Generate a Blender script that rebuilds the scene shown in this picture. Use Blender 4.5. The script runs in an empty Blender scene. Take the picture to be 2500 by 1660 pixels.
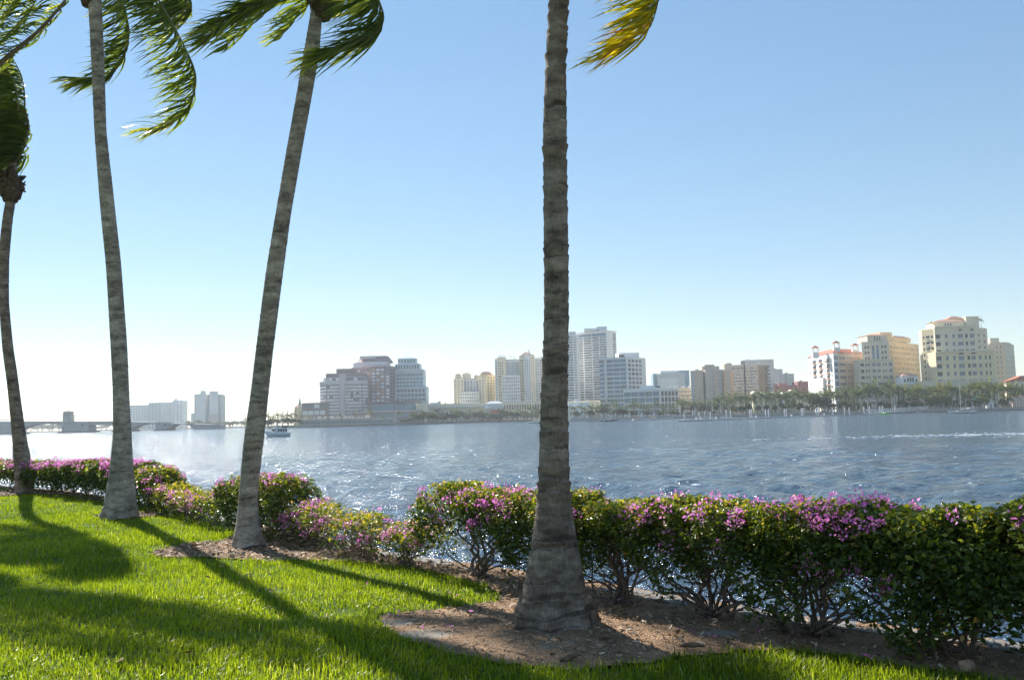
import bpy, math, random
import numpy as np
from mathutils import Vector, Matrix

# ------------------------------------------------------------------ camera, sky, sun, exposure
SC = bpy.context.scene
COL = SC.collection
FPX, CXP, CYP = 2200.0, 1250.0, 830.0          # focal length and centre in photograph pixels (2500 x 1660)
CAM = Vector((0, 0, 1.75))
PITCH, ROLL = math.atan(194 / FPX), math.atan(0.0245)
RC = Matrix.Rotation(math.pi / 2 + PITCH, 3, 'X') @ Matrix.Rotation(-ROLL, 3, 'Z')
camd = bpy.data.cameras.new('camera')
camd.sensor_width = 36.0
camd.lens = FPX / 2500 * 36.0
camd.clip_start, camd.clip_end = 0.1, 30000
cam = bpy.data.objects.new('camera', camd)
cam.matrix_world = Matrix.Translation(CAM) @ RC.to_4x4()
COL.objects.link(cam)
SC.camera = cam

SUN_AZ, SUN_EL = math.radians(-33.5), math.radians(35)      # azimuth from +Y towards +X
wd = bpy.data.worlds.new('World')
SC.world = wd
wd.use_nodes = True
nt = wd.node_tree
for n in list(nt.nodes):
    nt.nodes.remove(n)
sky = nt.nodes.new('ShaderNodeTexSky')
sky.sky_type = 'NISHITA'
sky.sun_disc = False
sky.sun_elevation = SUN_EL
sky.sun_rotation = SUN_AZ
sky.altitude = 0
sky.air_density = 1.0
sky.dust_density = 0.0
sky.ozone_density = 1.6
bg = nt.nodes.new('ShaderNodeBackground')
bg.inputs['Strength'].default_value = 0.145
wo = nt.nodes.new('ShaderNodeOutputWorld')
hs = nt.nodes.new('ShaderNodeHueSaturation')
hs.inputs['Hue'].default_value = 0.5
hs.inputs['Saturation'].default_value = 1.42
gm = nt.nodes.new('ShaderNodeGamma')                # film-like response of the bright sky
gm.inputs['Gamma'].default_value = 0.6
nt.links.new(sky.outputs[0], gm.inputs[0])
nt.links.new(gm.outputs[0], hs.inputs['Color'])
nt.links.new(hs.outputs[0], bg.inputs[0])
nt.links.new(bg.outputs[0], wo.inputs[0])

sd = bpy.data.lights.new('sun', 'SUN')
sd.energy = 4.7
sd.angle = math.radians(0.53)
sd.color = (1.0, 0.95, 0.87)
sun = bpy.data.objects.new('sun', sd)
SDIR = Vector((math.sin(SUN_AZ) * math.cos(SUN_EL), math.cos(SUN_AZ) * math.cos(SUN_EL), math.sin(SUN_EL)))
sun.rotation_euler = SDIR.to_track_quat('Z', 'Y').to_euler()
sun.location = SDIR * 60
COL.objects.link(sun)
vs = SC.view_settings
vs.view_transform = 'Standard'
vs.look = 'None'
vs.exposure = 1.0
vs.gamma = 1.0
vs.use_curve_mapping = False
SC.cycles.use_denoising = True
SC.cycles.denoising_prefilter = 'FAST'
SC.cycles.use_adaptive_sampling = False
SC.cycles.max_bounces = 8
SC.cycles.transparent_max_bounces = 8
SC.cycles.sample_clamp_indirect = 6.0

# ------------------------------------------------------------------ helpers
rng = np.random.default_rng(11)
random.seed(5)
WZ = -0.9            # water level; the lawn is z = 0
LZ = 1.6             # far shore land level


def ray(px, py):
    return RC @ Vector(((px - CXP) / FPX, (CYP - py) / FPX, -1.0))


def W(px, py, Y):
    v = ray(px, py)
    return CAM + v * (Y / v.y)


def G(px, py, z=0.0):
    v = ray(px, py)
    return CAM + v * ((z - CAM.z) / v.z)


def horizon(px):
    return 1024 - 0.0245 * (px - 1250)


def zpx(px, py, Y):
    return W(px, py, Y).z


def xpx(px, Y, py=None):
    return W(px, horizon(px) if py is None else py, Y).x


def tag(o, label=None, cat=None, group=None, kind=None):
    if label:
        o['label'] = label
    if cat:
        o['category'] = cat
    if group:
        o['group'] = group
    if kind:
        o['kind'] = kind
    return o


def link(name, data, parent=None, loc=None):
    o = bpy.data.objects.new(name, data)
    COL.objects.link(o)
    if loc is not None:
        o.location = loc
    if parent is not None:
        o.parent = parent
    return o


def empty(name, loc, label, cat, group=None):
    o = link(name, None, None, loc)
    o.empty_display_size = 0.2
    return tag(o, label, cat, group)


class Geo:
    """collects vertices and faces (world coordinates) and links them as one mesh object"""

    def __init__(s):
        s.V, s.Q, s.T, s.A, s.n = [], [], [], [], 0

    def add(s, V, Q=None, T=None, a=0.0):
        V = np.asarray(V, float).reshape(-1, 3)
        if Q is not None and len(Q):
            s.Q.append(np.asarray(Q, np.int64).reshape(-1, 4) + s.n)
        if T is not None and len(T):
            s.T.append(np.asarray(T, np.int64).reshape(-1, 3) + s.n)
        s.V.append(V)
        s.A.append(np.broadcast_to(np.asarray(a, float), (len(V),)))
        s.n += len(V)
        return s

    def box(s, c, size, rot=0.0, a=0.0):
        x, y, z = [d / 2 for d in size]
        P = np.array([[-x, -y, -z], [x, -y, -z], [x, y, -z], [-x, y, -z], [-x, -y, z], [x, -y, z], [x, y, z], [-x, y, z]])
        cs, sn = math.cos(rot), math.sin(rot)
        P = np.stack([P[:, 0] * cs - P[:, 1] * sn, P[:, 0] * sn + P[:, 1] * cs, P[:, 2]], 1) + np.array(c)
        return s.add(P, BOXQ, a=a)

    def prism(s, plan, z0, z1, scale_top=1.0):
        p = np.array([(q[0], q[1]) for q in plan], float)
        n = len(p)
        ar = np.sum(p[:, 0] * np.roll(p[:, 1], -1) - np.roll(p[:, 0], -1) * p[:, 1])
        if ar < 0:
            p = p[::-1]
        c = p.mean(0)
        t = c + (p - c) * scale_top
        V = np.concatenate([np.c_[p, np.full(n, z0)], np.c_[t, np.full(n, z1)], [[c[0], c[1], z0]], [[c[0], c[1], z1]]])
        i = np.arange(n)
        j = (i + 1) % n
        Q = np.stack([i, j, j + n, i + n], 1)
        T = np.concatenate([np.stack([j, i, np.full(n, 2 * n)], 1), np.stack([i + n, j + n, np.full(n, 2 * n + 1)], 1)])
        return s.add(V, Q, T)

    def tube(s, pts, rad, sides=6, a=0.0):
        P = np.array([tuple(p) for p in pts], float)
        n = len(P)
        r = np.broadcast_to(np.asarray(rad, float), (n,))
        t = np.gradient(P, axis=0)
        t /= np.linalg.norm(t, axis=1)[:, None] + 1e-9
        ref = np.where(np.abs(t[:, 2:3]) > 0.9, np.array([[1.0, 0, 0]]), np.array([[0, 0, 1.0]]))
        u = np.cross(t, ref)
        u /= np.linalg.norm(u, axis=1)[:, None] + 1e-9
        w = np.cross(t, u)
        th = np.linspace(0, 2 * math.pi, sides, endpoint=False)
        V = P[:, None, :] + r[:, None, None] * (np.cos(th)[None, :, None] * u[:, None, :] + np.sin(th)[None, :, None] * w[:, None, :])
        V = np.concatenate([V.reshape(-1, 3), P[:1], P[-1:]])
        i = np.arange(n - 1)[:, None] * sides
        k = np.arange(sides)[None, :]
        k2 = (k + 1) % sides
        Q = np.stack([i + k, i + sides + k, i + sides + k2, i + k2], -1).reshape(-1, 4)
        kk = np.arange(sides)
        kk2 = (kk + 1) % sides
        b = (n - 1) * sides
        T = np.concatenate([np.stack([np.full(sides, n * sides), kk, kk2], 1), np.stack([np.full(sides, n * sides + 1), b + kk2, b + kk], 1)])
        return s.add(V, Q, T, a)

    def mesh(s, name, mat, smooth=False, off=(0, 0, 0)):
        V = (np.concatenate(s.V) - np.array(off, float)).astype(np.float32)
        Q = np.concatenate(s.Q) if s.Q else np.zeros((0, 4), np.int64)
        T = np.concatenate(s.T) if s.T else np.zeros((0, 3), np.int64)
        me = bpy.data.meshes.new(name)
        me.vertices.add(len(V))
        me.vertices.foreach_set('co', V.ravel())
        li = np.concatenate([Q.ravel(), T.ravel()]).astype(np.int32)
        tot = np.concatenate([np.full(len(Q), 4), np.full(len(T), 3)]).astype(np.int32)
        me.loops.add(len(li))
        me.loops.foreach_set('vertex_index', li)
        me.polygons.add(len(tot))
        st = np.concatenate([[0], np.cumsum(tot)[:-1]]).astype(np.int32)
        me.polygons.foreach_set('loop_start', st)
        try:
            me.polygons.foreach_set('loop_total', tot)
        except Exception:
            pass
        me.polygons.foreach_set('use_smooth', np.full(len(tot), bool(smooth)))
        at = me.attributes.new('a', 'FLOAT', 'POINT')
        at.data.foreach_set('value', np.concatenate(s.A).astype(np.float32))
        me.update(calc_edges=True)
        me.materials.append(mat)
        return me

    def obj(s, name, mat, parent=None, smooth=False, kind=None, label=None):
        off = tuple(parent.matrix_world.translation) if parent is not None else (0, 0, 0)
        if parent is not None:
            p, off = parent, Vector((0, 0, 0))
            while p is not None:
                off = off + p.location
                p = p.parent
        o = link(name, s.mesh(name, mat, smooth, off), parent)
        return tag(o, label, None, None, kind)


BOXQ = np.array([[0, 3, 2, 1], [4, 5, 6, 7], [0, 1, 5, 4], [1, 2, 6, 5], [2, 3, 7, 6], [3, 0, 4, 7]])


def copy_tree(o, parent=None, loc=None):
    c = o.copy()
    COL.objects.link(c)
    c.parent = parent
    if loc is not None:
        c.location = loc
    for ch in o.children:
        copy_tree(ch, c)
    return c


def inpoly(P, x, y):
    P = np.asarray(P, float)
    r = np.zeros(np.shape(x), bool)
    n = len(P)
    for i in range(n):
        x1, y1 = P[i]
        x2, y2 = P[(i + 1) % n]
        if y1 == y2:
            continue
        c = ((y1 > y) != (y2 > y)) & (x < (x2 - x1) * (y - y1) / (y2 - y1) + x1)
        r ^= c
    return r


_ph = rng.uniform(0, 6.28, (40, 3))
_dr = rng.uniform(0, 6.28, 40)


def fnoise(x, y, f=1.0, n=10, seed=0):
    """cheap smooth noise, about -1..1"""
    v = 0
    for i in range(n):
        k = (i * 7 + seed * 13) % 40
        ff = f * (0.6 + 0.17 * i)
        v = v + np.sin(ff * (x * math.cos(_dr[k]) + y * math.sin(_dr[k])) + _ph[k, 0])
    return v / math.sqrt(n) * 0.8


# ------------------------------------------------------------------ materials
def nodes(name):
    m = bpy.data.materials.new(name)
    m.use_nodes = True
    t = m.node_tree
    for n in list(t.nodes):
        t.nodes.remove(n)
    out = t.nodes.new('ShaderNodeOutputMaterial')
    return m, t, out


def nn(t, kind, **kw):
    n = t.nodes.new('ShaderNode' + kind)
    for k, v in kw.items():
        if hasattr(n, k):
            setattr(n, k, v)
        else:
            n.inputs[k.replace('_', ' ')].default_value = v
    return n


def ramp(t, stops):
    r = t.nodes.new('ShaderNodeValToRGB')
    el = r.color_ramp.elements
    while len(el) < len(stops):
        el.new(0.5)
    for e, (p, c) in zip(el, stops):
        e.position = p
        e.color = (c[0], c[1], c[2], 1)
    return r


def sh(c, k):
    return tuple(max(0.0, min(1.0, x * k)) for x in c)


def plain(name, col, rough=0.7, var=0.12, scale=2.0, spec=0.3, metal=0.0, bump=0.0, bscale=20.0, stretch=(1, 1, 1)):
    m, t, out = nodes(name)
    b = nn(t, 'BsdfPrincipled', Roughness=rough, Metallic=metal)
    b.inputs['Specular IOR Level'].default_value = spec
    tc = nn(t, 'TexCoord')
    mp = nn(t, 'Mapping')
    mp.inputs['Scale'].default_value = stretch
    t.links.new(tc.outputs['Object'], mp.inputs[0])
    no = nn(t, 'TexNoise', Scale=scale, Detail=4.0)
    t.links.new(mp.outputs[0], no.inputs['Vector'])
    r = ramp(t, [(0.3, sh(col, 1 - var)), (0.7, sh(col, 1 + var))])
    t.links.new(no.outputs[0], r.inputs[0])
    t.links.new(r.outputs[0], b.inputs['Base Color'])
    if bump:
        n2 = nn(t, 'TexNoise', Scale=bscale, Detail=3.0)
        t.links.new(mp.outputs[0], n2.inputs['Vector'])
        bp = nn(t, 'Bump', Strength=bump, Distance=0.02)
        t.links.new(n2.outputs[0], bp.inputs['Height'])
        t.links.new(bp.outputs[0], b.inputs['Normal'])
    t.links.new(b.outputs[0], out.inputs[0])
    return m


def leafmat(name, stops, trans=0.45, rough=0.45, spec=0.4, tcol=(1.3, 1.25, 0.6)):
    """thin leaf: reflects and lets light through; colour varies from leaf to leaf by attribute a"""
    m, t, out = nodes(name)
    at = nn(t, 'Attribute', attribute_name='a')
    r = ramp(t, stops)
    t.links.new(at.outputs['Fac'], r.inputs[0])
    b = nn(t, 'BsdfPrincipled', Roughness=rough)
    b.inputs['Specular IOR Level'].default_value = spec
    t.links.new(r.outputs[0], b.inputs['Base Color'])
    mx = nn(t, 'Mix', data_type='RGBA', blend_type='MULTIPLY')
    mx.inputs[0].default_value = 1.0
    t.links.new(r.outputs[0], mx.inputs[6])
    mx.inputs[7].default_value = (tcol[0], tcol[1], tcol[2], 1)
    tr = nn(t, 'BsdfTranslucent')
    t.links.new(mx.outputs[2], tr.inputs[0])
    ms = nn(t, 'MixShader', Fac=trans)
    t.links.new(b.outputs[0], ms.inputs[1])
    t.links.new(tr.outputs[0], ms.inputs[2])
    t.links.new(ms.outputs[0], out.inputs[0])
    return m


def glass(name, col, rough=0.12):
    return plain(name, col, rough, 0.35, 0.15, spec=0.6)


# ------------------------------------------------------------------ the shore line: seawall polyline, land and beds
HEDGE = [(-28, 41.5), (-20, 33), (-16.6, 29), (-10.1, 22.5), (-8.1, 20.3), (-4.85, 15.6), (-3.54, 14.1), (-2.1, 12.1), (-0.57, 10.46), (1.0, 8.8),
         (2.2, 7.5), (3.4, 6.5), (5.0, 4.9), (8.0, 1.9), (14, -4)]
ND = (0.72, 0.69)                                   # direction from the lawn towards the water
WALL = [(x + ND[0] * 0.42, y + ND[1] * 0.42) for x, y in HEDGE]
LAND = [(x, y) for x, y in WALL] + [(14, -40), (-70, -40), (-70, 70)]


def gp(pts, k=2500 / 2361.0):
    return [(G(x * k, y * k).x, G(x * k, y * k).y) for x, y in pts]


BED = gp([(545, 1232), (520, 1247), (440, 1254), (380, 1264), (348, 1277), (370, 1286), (450, 1284), (560, 1288), (620, 1291), (680, 1289), (750, 1290), (850, 1297), (950, 1305),
          (1020, 1325), (1100, 1345), (1158, 1367), (1148, 1384), (1050, 1399), (960, 1408), (890, 1418), (868, 1431), (930, 1470), (1020, 1500), (1150, 1527), (1300, 1537),
          (1480, 1528), (1600, 1508), (1720, 1495), (1850, 1495), (2000, 1512), (2150, 1540), (2361, 1572)]) + [(4.6, 4.4), (8.5, 0.2), (9.5, 1.0)] + [(x + .1, y + .1) for x, y in WALL[-3:4:-1]]
BED_A = gp([(-60, 1136), (0, 1133), (60, 1126), (120, 1126), (200, 1137), (262, 1152), (330, 1166), (245, 1160), (150, 1143), (60, 1141), (0, 1146), (-60, 1150)])
BED_B = gp([(214, 1193), (250, 1185), (300, 1182), (360, 1183), (392, 1187), (350, 1193), (300, 1198), (250, 1198)])


def zground(x, y):
    """height of the lawn and beds: nearly flat with soft swells; mounded round the near palm"""
    z = 0.018 * fnoise(x, y, 0.9, 6, 1) + 0.008 * fnoise(x, y, 3.0, 6, 2)
    d = np.hypot(x - 0.42, y - 7.75)
    return z + 0.05 * np.exp(-(d / 0.7) ** 2)


# ground sheet
def ground():
    m, t, out = nodes('lawn_soil')
    b = nn(t, 'BsdfPrincipled', Roughness=0.95)
    b.inputs['Specular IOR Level'].default_value = 0.145
    tc = nn(t, 'TexCoord')
    n1 = nn(t, 'TexNoise', Scale=18.0, Detail=6.0)
    n2 = nn(t, 'TexNoise', Scale=0.7, Detail=3.0)
    t.links.new(tc.outputs['Object'], n1.inputs['Vector'])
    t.links.new(tc.outputs['Object'], n2.inputs['Vector'])
    r1 = ramp(t, [(0.3, (0.03, 0.055, 0.010)), (0.62, (0.085, 0.15, 0.022)), (0.8, (0.12, 0.17, 0.04))])
    t.links.new(n1.outputs[0], r1.inputs[0])
    r2 = ramp(t, [(0.35, (0.8, 0.85, 0.8)), (0.65, (1.1, 1.05, 0.95))])
    t.links.new(n2.outputs[0], r2.inputs[0])
    mx = nn(t, 'Mix', data_type='RGBA', blend_type='MULTIPLY')
    mx.inputs[0].default_value = 1
    t.links.new(r1.outputs[0], mx.inputs[6])
    t.links.new(r2.outputs[0], mx.inputs[7])
    t.links.new(mx.outputs[2], b.inputs['Base Color'])
    bp = nn(t, 'Bump', Strength=0.8, Distance=0.03)
    t.links.new(n1.outputs[0], bp.inputs['Height'])
    t.links.new(bp.outputs[0], b.inputs['Normal'])
    t.links.new(b.outputs[0], out.inputs[0])
    # fine grid in view, plus one coarse skirt inland
    g = Geo()
    for (x0, x1, y0, y1, st) in [(-30, 14, -4, 42, 0.25)]:
        xs, ys = np.arange(x0, x1 + st / 2, st), np.arange(y0, y1 + st / 2, st)
        X, Y = np.meshgrid(xs, ys)
        cx, cy = X[:-1, :-1] + st / 2, Y[:-1, :-1] + st / 2
        keep = inpoly(LAND, cx + 0.25 * ND[0], cy + 0.25 * ND[1])
        nx = len(xs)
        i, j = np.nonzero(keep)
        a = i * nx + j
        V = np.c_[X.ravel(), Y.ravel(), zground(X.ravel(), Y.ravel()) - 0.012]
        used = np.zeros(len(V), bool)
        Q = np.stack([a, a + 1, a + nx + 1, a + nx], 1)
        used[Q.ravel()] = True
        idx = np.cumsum(used) - 1
        g.add(V[used], idx[Q])
    g.add([(-70, -40, -.03), (14, -40, -.03), (14, -4, -.03), (-70, -4, -.03)], [[0, 1, 2, 3]])
    g.add([(-70, -4, -.03), (-30, -4, -.03), (-30, 43, -.03), (-70, 70, -.03)], [[0, 1, 2, 3]])
    o = g.obj('lawn', m, smooth=True)
    tag(o, 'green lawn ground sloping along the seawall', 'lawn', kind='structure')


ground()


def mulch():
    m, t, out = nodes('mulch')
    b = nn(t, 'BsdfPrincipled', Roughness=0.9)
    b.inputs['Specular IOR Level'].default_value = 0.145
    tc = nn(t, 'TexCoord')
    n1 = nn(t, 'TexNoise', Scale=60.0, Detail=5.0, Roughness=0.7)
    n2 = nn(t, 'TexNoise', Scale=2.2, Detail=4.0)
    vo = nn(t, 'TexVoronoi', Scale=55.0)
    for n in (n1, n2, vo):
        t.links.new(tc.outputs['Object'], n.inputs['Vector'])
    r1 = ramp(t, [(0.25, (0.11, 0.07, 0.042)), (0.5, (0.32, 0.21, 0.13)), (0.75, (0.52, 0.37, 0.24))])
    t.links.new(n1.outputs[0], r1.inputs[0])
    r2 = ramp(t, [(0.35, (0.75, 0.72, 0.7)), (0.62, (1.15, 1.1, 1.05))])
    t.links.new(n2.outputs[0], r2.inputs[0])
    mx = nn(t, 'Mix', data_type='RGBA', blend_type='MULTIPLY')
    mx.inputs[0].default_value = 1
    t.links.new(r1.outputs[0], mx.inputs[6])
    t.links.new(r2.outputs[0], mx.inputs[7])
    # sandy bare patches
    n3 = nn(t, 'TexNoise', Scale=1.1, Detail=5.0)
    t.links.new(tc.outputs['Object'], n3.inputs['Vector'])
    r3 = ramp(t, [(0.66, (0, 0, 0)), (0.72, (1, 1, 1))])
    t.links.new(n3.outputs[0], r3.inputs[0])
    at = nn(t, 'Attribute', attribute_name='a')
    mxs = nn(t, 'Math', operation='MAXIMUM')
    t.links.new(r3.outputs[0], mxs.inputs[0])
    t.links.new(at.outputs['Fac'], mxs.inputs[1])
    m3 = nn(t, 'Mix', data_type='RGBA')
    t.links.new(mxs.outputs[0], m3.inputs[0])
    t.links.new(mx.outputs[2], m3.inputs[6])
    m3.inputs[7].default_value = (0.31, 0.27, 0.22, 1)
    t.links.new(m3.outputs[2], b.inputs['Base Color'])
    bp = nn(t, 'Bump', Strength=0.9, Distance=0.015)
    t.links.new(vo.outputs[0], bp.inputs['Height'])
    t.links.new(bp.outputs[0], b.inputs['Normal'])
    t.links.new(b.outputs[0], out.inputs[0])
    chips = leafmat('wood_chips', [(0.0, (0.05, 0.033, 0.022)), (0.35, (0.26, 0.17, 0.105)), (0.7, (0.50, 0.36, 0.235)), (0.95, (0.66, 0.53, 0.38))], trans=0.0, rough=0.75, spec=0.2)
    g = Geo()
    gc = Geo()
    sand = [(G(1010, 1548).x, G(1010, 1548).y, 0.17), (G(1760, 1545).x, G(1760, 1545).y, 0.10), (G(950, 1520).x, G(950, 1520).y, 0.12)]
    for poly, st in ((BED, 0.06), (BED_A, 0.15), (BED_B, 0.12)):
        P = np.array(poly)
        xs = np.arange(P[:, 0].min() - st, P[:, 0].max() + st, st)
        ys = np.arange(P[:, 1].min() - st, P[:, 1].max() + st, st)
        X, Y = np.meshgrid(xs, ys)
        keep = inpoly(poly, X[:-1, :-1] + st / 2, Y[:-1, :-1] + st / 2)
        nx = len(xs)
        i, j = np.nonzero(keep)
        a = i * nx + j
        Q = np.stack([a, a + 1, a + nx + 1, a + nx], 1)
        xr, yr = X.ravel(), Y.ravel()
        V = np.c_[xr, yr, zground(xr, yr) + 0.006 + 0.008 * fnoise(xr, yr, 9, 8, 4)]
        sa = np.zeros(len(V))
        for sx, sy, sr in sand:
            dd = np.hypot((xr - sx) / 1.7, yr - sy) / sr + 0.25 * fnoise(xr, yr, 6, 8, 7)
            sa = np.maximum(sa, np.clip((1.1 - dd) / 0.3, 0, 1))
        used = np.zeros(len(V), bool)
        used[Q.ravel()] = True
        idx = np.cumsum(used) - 1
        g.add(V[used], idx[Q], a=sa[used])
        # loose chips lying about
        area = keep.sum() * st * st
        n = int(min(52000, area * 3000))
        cx = rng.uniform(P[:, 0].min(), P[:, 0].max(), n * 3)
        cy = rng.uniform(P[:, 1].min(), P[:, 1].max(), n * 3)
        ok = inpoly(poly, cx, cy) & inpoly(LAND, cx, cy)
        for sx, sy, sr in sand:
            ok &= ~((np.hypot((cx - sx) / 1.7, cy - sy) < sr) & (rng.random(len(cx)) < 0.85))
        cx, cy = cx[ok][:n], cy[ok][:n]
        n = len(cx)
        dist = np.hypot(cx, cy)
        sc = np.clip(dist / 8, 1, 2)
        L = rng.gamma(3.0, 0.0095, n).clip(0.012, 0.06) * sc
        wd_ = L * rng.uniform(0.15, 0.45, n)
        th = rng.uniform(0, math.pi, n)
        tl = rng.normal(0, 0.3, n)
        rl = rng.normal(0, 0.35, n)
        u = np.stack([np.cos(th) * np.cos(tl), np.sin(th) * np.cos(tl), np.sin(tl)], 1)
        v = np.stack([-np.sin(th) * np.cos(rl), np.cos(th) * np.cos(rl), np.sin(rl)], 1)
        c = np.stack([cx, cy, zground(cx, cy) + 0.018 + rng.uniform(0, 0.012, n)], 1)
        Vc = np.stack([c - u * L[:, None] / 2 - v * wd_[:, None] / 2, c + u * L[:, None] / 2 - v * wd_[:, None] * .4, c + u * L[:, None] / 2 + v * wd_[:, None] * .4, c - u * L[:, None] / 2 + v * wd_[:, None] / 2], 1).reshape(-1, 3)
        gc.add(Vc, np.arange(4 * n).reshape(-1, 4), a=np.repeat(rng.beta(1.6, 2.0, n), 4))
    tag(g.obj('mulch_bed', m, smooth=True), 'brown wood mulch bed around the palm trunks and under the hedge', 'mulch', kind='structure')
    tag(gc.obj('wood_chips', chips), 'loose shredded wood chips lying on the mulch beds', 'wood chips', kind='stuff')


mulch()


# grass
def grass():
    m = leafmat('grass_blade', [(0.0, (0.08, 0.12, 0.008)), (0.4, (0.20, 0.26, 0.014)), (0.75, (0.33, 0.37, 0.02)), (0.93, (0.42, 0.42, 0.05)), (1.0, (0.55, 0.48, 0.22))], trans=0.55, rough=0.4, spec=0.35, tcol=(1.35, 1.45, 0.6))
    g = Geo()
    nb = 0
    for (d0, d1, dens, hb, wb, seg) in [(2.0, 7.0, 3300, 0.068, 0.0085, 2), (7.0, 9.5, 3000, 0.066, 0.009, 2), (9.5, 13, 2200, 0.064, 0.011, 1), (13, 19, 1250, 0.064, 0.015, 1), (19, 34, 520, 0.065, 0.020, 1)]:
        x0, x1 = max(-22, -0.80 * d1), min(6.5, 0.66 * d1)
        n = int((x1 - x0) * (d1 - d0) * dens)
        x, y = rng.uniform(x0, x1, n), rng.uniform(d0, d1, n)
        ok = inpoly(LAND, x, y) & inpoly(LAND, x + ND[0] * .5, y + ND[1] * .5) & (np.abs(x) < 0.80 * y + 0.5)
        ex, ey = x + 0.035 * fnoise(x, y, 9, 8, 3), y + 0.035 * fnoise(x, y, 9, 8, 5)
        for p in (BED, BED_A, BED_B):
            ok &= ~inpoly(p, ex, ey)
        # tufty
        ok &= rng.random(n) < 0.80 + 0.35 * fnoise(x, y, 7, 8, 6)
        x, y = x[ok], y[ok]
        n = len(x)
        nb += n
        h = hb * rng.uniform(0.5, 1.35, n) * (1 + 0.25 * fnoise(x, y, 1.6, 8, 8))
        w = wb * rng.uniform(0.6, 1.3, n)
        th = rng.uniform(0, 2 * math.pi, n)
        lean = np.abs(rng.normal(0.5, 0.3, n)).clip(0, 1.25)
        hd = np.stack([np.cos(th), np.sin(th), 0 * th], 1)
        sd_ = np.stack([-np.sin(th), np.cos(th), 0 * th], 1)
        b0 = np.stack([x, y, zground(x, y) - 0.012], 1)
        mid = b0 + hd * (h * 0.42 * np.sin(lean * .7))[:, None]
        mid[:, 2] += h * 0.58 * np.cos(lean * .7)
        tip = mid + hd * (h * 0.55 * np.sin(lean * 1.5))[:, None]
        tip[:, 2] += h * 0.5 * np.cos(lean * 1.5)
        a = np.clip(rng.beta(2.2, 2.2, n) * 0.85 + 0.13 * fnoise(x, y, 0.8, 8, 9) + 0.10 * fnoise(x, y, 3.1, 8, 12), 0, 0.97)
        a = np.where(rng.random(n) < 0.015 + 0.05 * np.clip(fnoise(x, y, 2.0, 8, 14), 0, 1) ** 2, 1.0, a)
        W2 = sd_ * (w / 2)[:, None]
        if seg == 2:
            V = np.stack([b0 - W2, b0 + W2, mid + W2 * .9, mid - W2 * .9, tip], 1).reshape(-1, 3)
            k = np.arange(n)[:, None] * 5
            g.add(V, k + np.array([[0, 1, 2, 3]]), k + np.array([[3, 2, 4]]), a=np.repeat(a, 5))
        else:
            tip2 = (tip + mid) / 2 + (tip - b0) * 0.22
            V = np.stack([b0 - W2, b0 + W2, tip2], 1).reshape(-1, 3)
            g.add(V, None, np.arange(3 * n).reshape(-1, 3), a=np.repeat(a, 3))
    tag(g.obj('grass', m), 'coarse sunlit green lawn grass', 'grass', kind='stuff')


grass()


# ------------------------------------------------------------------ water
def water():
    m, t, out = nodes('lagoon_water')
    b = nn(t, 'BsdfPrincipled', Roughness=0.11, IOR=1.33)
    b.inputs['Specular IOR Level'].default_value = 0.37
    tc = nn(t, 'TexCoord')
    mp = nn(t, 'Mapping')
    mp.inputs['Scale'].default_value = (1.0, 0.62, 1.0)
    mp.inputs['Rotation'].default_value = (0, 0, math.radians(-18))
    t.links.new(tc.outputs['Object'], mp.inputs[0])
    n0 = nn(t, 'TexNoise', Scale=0.03, Detail=3.0)
    t.links.new(tc.outputs['Object'], n0.inputs['Vector'])
    r0 = ramp(t, [(0.35, (0.020, 0.052, 0.105)), (0.65, (0.045, 0.072, 0.095))])
    t.links.new(n0.outputs[0], r0.inputs[0])
    t.links.new(r0.outputs[0], b.inputs['Base Color'])
    na = nn(t, 'TexNoise', Scale=0.55, Detail=4.0, Roughness=0.6)
    nb_ = nn(t, 'TexNoise', Scale=2.6, Detail=5.0, Roughness=0.62)
    t.links.new(mp.outputs[0], na.inputs['Vector'])
    t.links.new(mp.outputs[0], nb_.inputs['Vector'])
    b1 = nn(t, 'Bump', Strength=1.0, Distance=0.7)
    t.links.new(na.outputs[0], b1.inputs['Height'])
    b2 = nn(t, 'Bump', Strength=1.0, Distance=0.24)
    t.links.new(nb_.outputs[0], b2.inputs['Height'])
    t.links.new(b1.outputs[0], b2.inputs['Normal'])
    t.links.new(b2.outputs[0], b.inputs['Normal'])
    t.links.new(b.outputs[0], out.inputs[0])
    nr, na_ = 560, 520
    r = 3.0 * (4200 / 3.0) ** (np.linspace(0, 1, nr))
    th = np.radians(np.linspace(-68, 68, na_))
    R, T = np.meshgrid(r, th, indexing='ij')
    X, Y = R * np.sin(T), R * np.cos(T)
    sp = np.maximum(R * math.log(4200 / 3.0) / nr, R * math.radians(136) / na_)
    Z = np.zeros_like(X)
    wr = np.random.default_rng(3)
    for i in range(46):
        lam = 0.35 * (4.0 / 0.35) ** wr.random()
        ang = math.radians(205) + wr.normal(0, 0.5)
        amp = 0.0085 * lam ** 0.9 * wr.uniform(0.5, 1.2)
        kx, ky = math.cos(ang) * 2 * math.pi / lam, math.sin(ang) * 2 * math.pi / lam
        f = np.clip(lam / sp / 2.5 - 0.6, 0, 1)
        ph = kx * X + ky * Y + wr.uniform(0, 6.28)
        Z += f * amp * (np.sin(ph) + 0.25 * np.cos(2 * ph))
    a = (np.arange(nr - 1)[:, None] * na_ + np.arange(na_ - 1)[None, :]).ravel()
    Q = np.stack([a, a + na_, a + na_ + 1, a + 1], 1)
    g = Geo().add(np.c_[X.ravel(), Y.ravel(), Z.ravel() + WZ], Q)
    o = g.obj('water', m, smooth=True)
    tag(o, 'choppy blue grey lagoon water', 'water', kind='structure')


water()


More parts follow.
